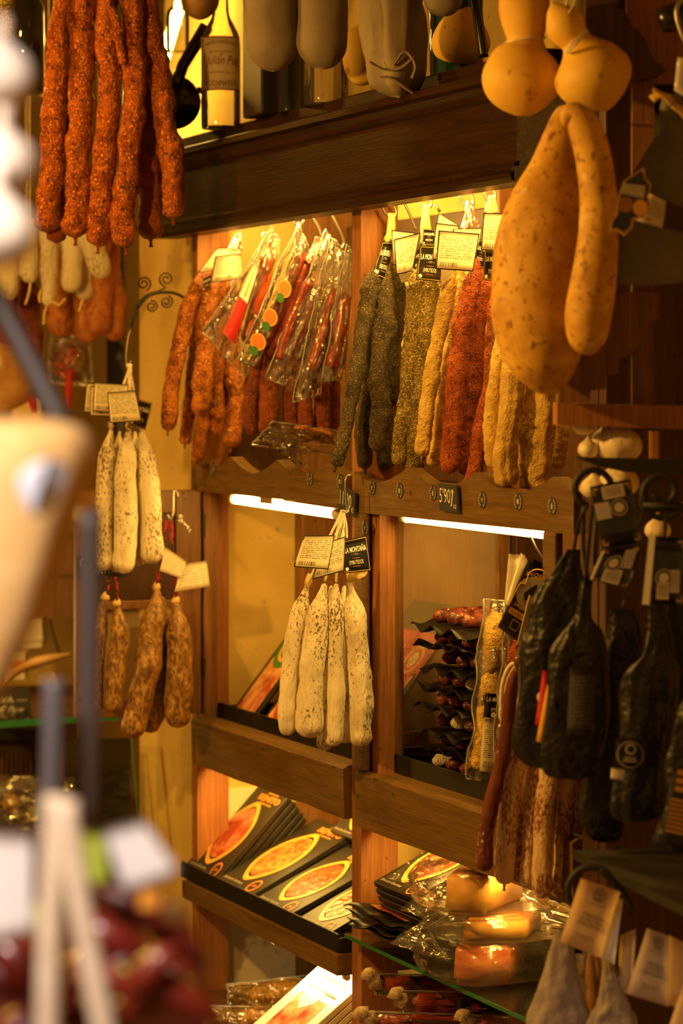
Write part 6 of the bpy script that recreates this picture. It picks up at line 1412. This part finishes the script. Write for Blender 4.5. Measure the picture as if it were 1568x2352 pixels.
# ------------------------------------------------------------------ close foreground at the left (hanging stall goods)
noisy('garlic_near', (.80, .66, .52), (.88, .78, .66), 12, 3, rough=.6); noisy('ham_near', (.74, .42, .13), (.84, .55, .22), 9, 3, (1, 1, 5), rough=.55)
for k, (u, v, r, d) in enumerate(((2, 172, 78, 1.62), (6, 372, 76, 1.58), (-4, 528, 88, 1.56))):
    p = ad(u, v, d); q = r * d / F
    o = obj('garlic_bulb', sweep([(p + Vector((0, 0, h * q)), rr * q) for h, rr in smoothprof([(-1, .05), (-.85, .55), (-.4, .95), (0, 1), (.45, .85), (.8, .45), (1.1, .2)], 20)], 22, .04, 20, k, wr=.1, wfreq=(4, 0)), 'garlic_near')
    tag(o, '%s big white garlic head of the blurred string at the left edge' % ('top', 'middle', 'lowest')[k], 'garlic', 'blurred garlic string')
    obj('stem', line([p + Vector((0, 0, q * .9)), p + Vector((.002, 0, q * 1.7))], .005), 'garlic_near', o)
o = bag([(962, -190, 90), (975, -200, 165), (1000, -205, 200), (1060, -205, 212), (1130, -205, 196), (1220, -205, 162), (1320, -205, 130), (1420, -200, 92), (1520, -195, 44), (1610, -190, -8), (1640, -150, -60)], 1.62, 'ham_near', 'large blurred tan ham bulging in at the left edge', 20, .8, .03, 'cured_ham', None); o['category'] = 'ham'
plain('sticker_blue', (.62, .66, .78), .4)
obj('rope', line([ad(-60, 970, 1.62), ad(-60, 400, 1.62), ad(-62, -900, 1.62)], .004), 'twine', o)
c = Card([ad(120, 1042, 1.535), ad(160, 1075, 1.54), ad(82, 1200, 1.54), ad(38, 1160, 1.52)], .004); obj('sticker', c.disc(.5, .5, .017, .001, 20), 'sticker_blue', o, smooth=False)
plain('stand_grey', (.07, .05, .042), .5); plain('stand_pale', (.13, .12, .13), .5)
st = empty('metal_stand', ad(190, 1400, 1.9), 'blurred dark metal stand with a slanting arm at the left', 'stand')
obj('slant_arm', line([ad(-60, 610, 1.95), ad(10, 720, 1.92), ad(150, 990, 1.90)], .0085, 10), 'stand_grey', st)
obj('upright', line([ad(206, 1170, 1.95), ad(204, 1500, 1.95), ad(200, 1900, 1.95)], .0085, 10), 'stand_grey', st)
obj('upright', line([ad(122, 1560, 1.9), ad(120, 1700, 1.9), ad(116, 1870, 1.9)], .0075, 10), 'stand_pale', st)
noisy('rope_cream', (.72, .55, .38), (.82, .66, .48), 60, 3, rough=.9)
for k, pts in enumerate(([(128, 1830), (122, 2000), (112, 2200), (108, 2420)], [(150, 1840), (178, 2040), (215, 2240), (250, 2420)])):
    tag(obj('thick_rope', line([ad(u, v, 1.55) for u, v in pts], .0068, 12), 'rope_cream'), ['left cream rope strand hanging at the bottom left', 'right slanting cream rope strand at the bottom left'][k], 'rope', 'cream rope strands')
plain('card_near', (.80, .76, .76), .5); plain('green_near', (.36, .44, .05), .5); plain('orange_near', (.8, .34, .04), .5)
noisy('pepper_red', (.12, .008, .005), (.24, .028, .010), 20, 3, rough=.35, coat=.3); noisy('pepper_deep', (.06, .006, .005), (.12, .012, .007), 20, 3, rough=.4)
for cs, d, m, lab in (([(236, 1908), (326, 1884), (414, 2006), (288, 2050)], 1.55, 'card_near', 'white blurred label card on the right red pepper bunch'), ([(-60, 1902), (72, 1914), (70, 2150), (-60, 2178)], 1.6, 'card_near', 'white blurred label card on the left red pepper bunch'),
                      ([(178, 1908), (240, 1912), (250, 2030), (196, 2040)], 1.62, 'green_near', 'green blurred label behind the white card'), ([(72, 2070), (108, 2070), (106, 2150), (72, 2150)], 1.66, 'green_near', 'small green label between the pepper bunches'),
                      ([(325, 2040), (366, 2046), (362, 2092), (318, 2086)], 1.6, 'orange_near', 'orange blurred spot label under the white card')):
    tag(obj('label_card', Card([ad(u, v, d) for u, v in cs], .002).mesh(), m), lab, 'label')
tag(obj('white_button', sweep([(ad(405, 2068, 1.58), .002), (ad(405, 2076, 1.58), .006), (ad(406, 2094, 1.58), .0078), (ad(406, 2112, 1.58), .006), (ad(406, 2120, 1.58), .002)], 16), 'card_near'), 'white round button at the right of the blurred label', 'button')
R_ = random.Random(5); right = []; left = []
for k in range(12): right.append((R_.uniform(215, 430) if k > 3 else (250, 320, 395, 300)[k], R_.uniform(2075, 2360), R_.uniform(38, 52)))
for k in range(6): left.append((R_.uniform(-20, 85), R_.uniform(2180, 2370), R_.uniform(38, 52)))
for grp, lst, nm in (('right', right, 'right'), ('left', left, 'left')):
    lst.sort(key=lambda t: t[0])
    for k, (u, v, r) in enumerate(lst):
        d = 1.70 + R_.uniform(-.03, .06); a = R_.uniform(-.9, .9); dx, dy = math.cos(a) * r * 2.1, math.sin(a) * r * 2.1
        o = obj('dried_pepper', sweep(crom([(ad(u - dx, v - dy, d), .003), (ad(u - dx * .5, v - dy * .5, d), r * .75 * d / F), (ad(u, v, d), r * d / F), (ad(u + dx * .7, v + dy * .7, d), r * .7 * d / F), (ad(u + dx * 1.2, v + dy * 1.2, d), .002)], 16), 14, .15, 60, k), 'pepper_red' if (k + (grp == 'left') * 1) % 3 else 'pepper_deep')
        tag(o, '%s of the blurred dried red peppers in the %s foreground bunch' % (nth(k, len(lst)), nm), 'pepper', 'dried red peppers, %s foreground bunch' % nm)
        obj('stalk', line([ad(u - dx, v - dy, d), ad(u - dx * 1.25, v - dy * 1.25 - 6, d)], .002), 'green_near', o)
tag(slab('crate_front', [(-80, 2180), (470, 2200), (470, 2460), (-80, 2460)], 1.86, .02, 'pepper_deep'), 'dark red crate board behind the foreground peppers', 'crate')
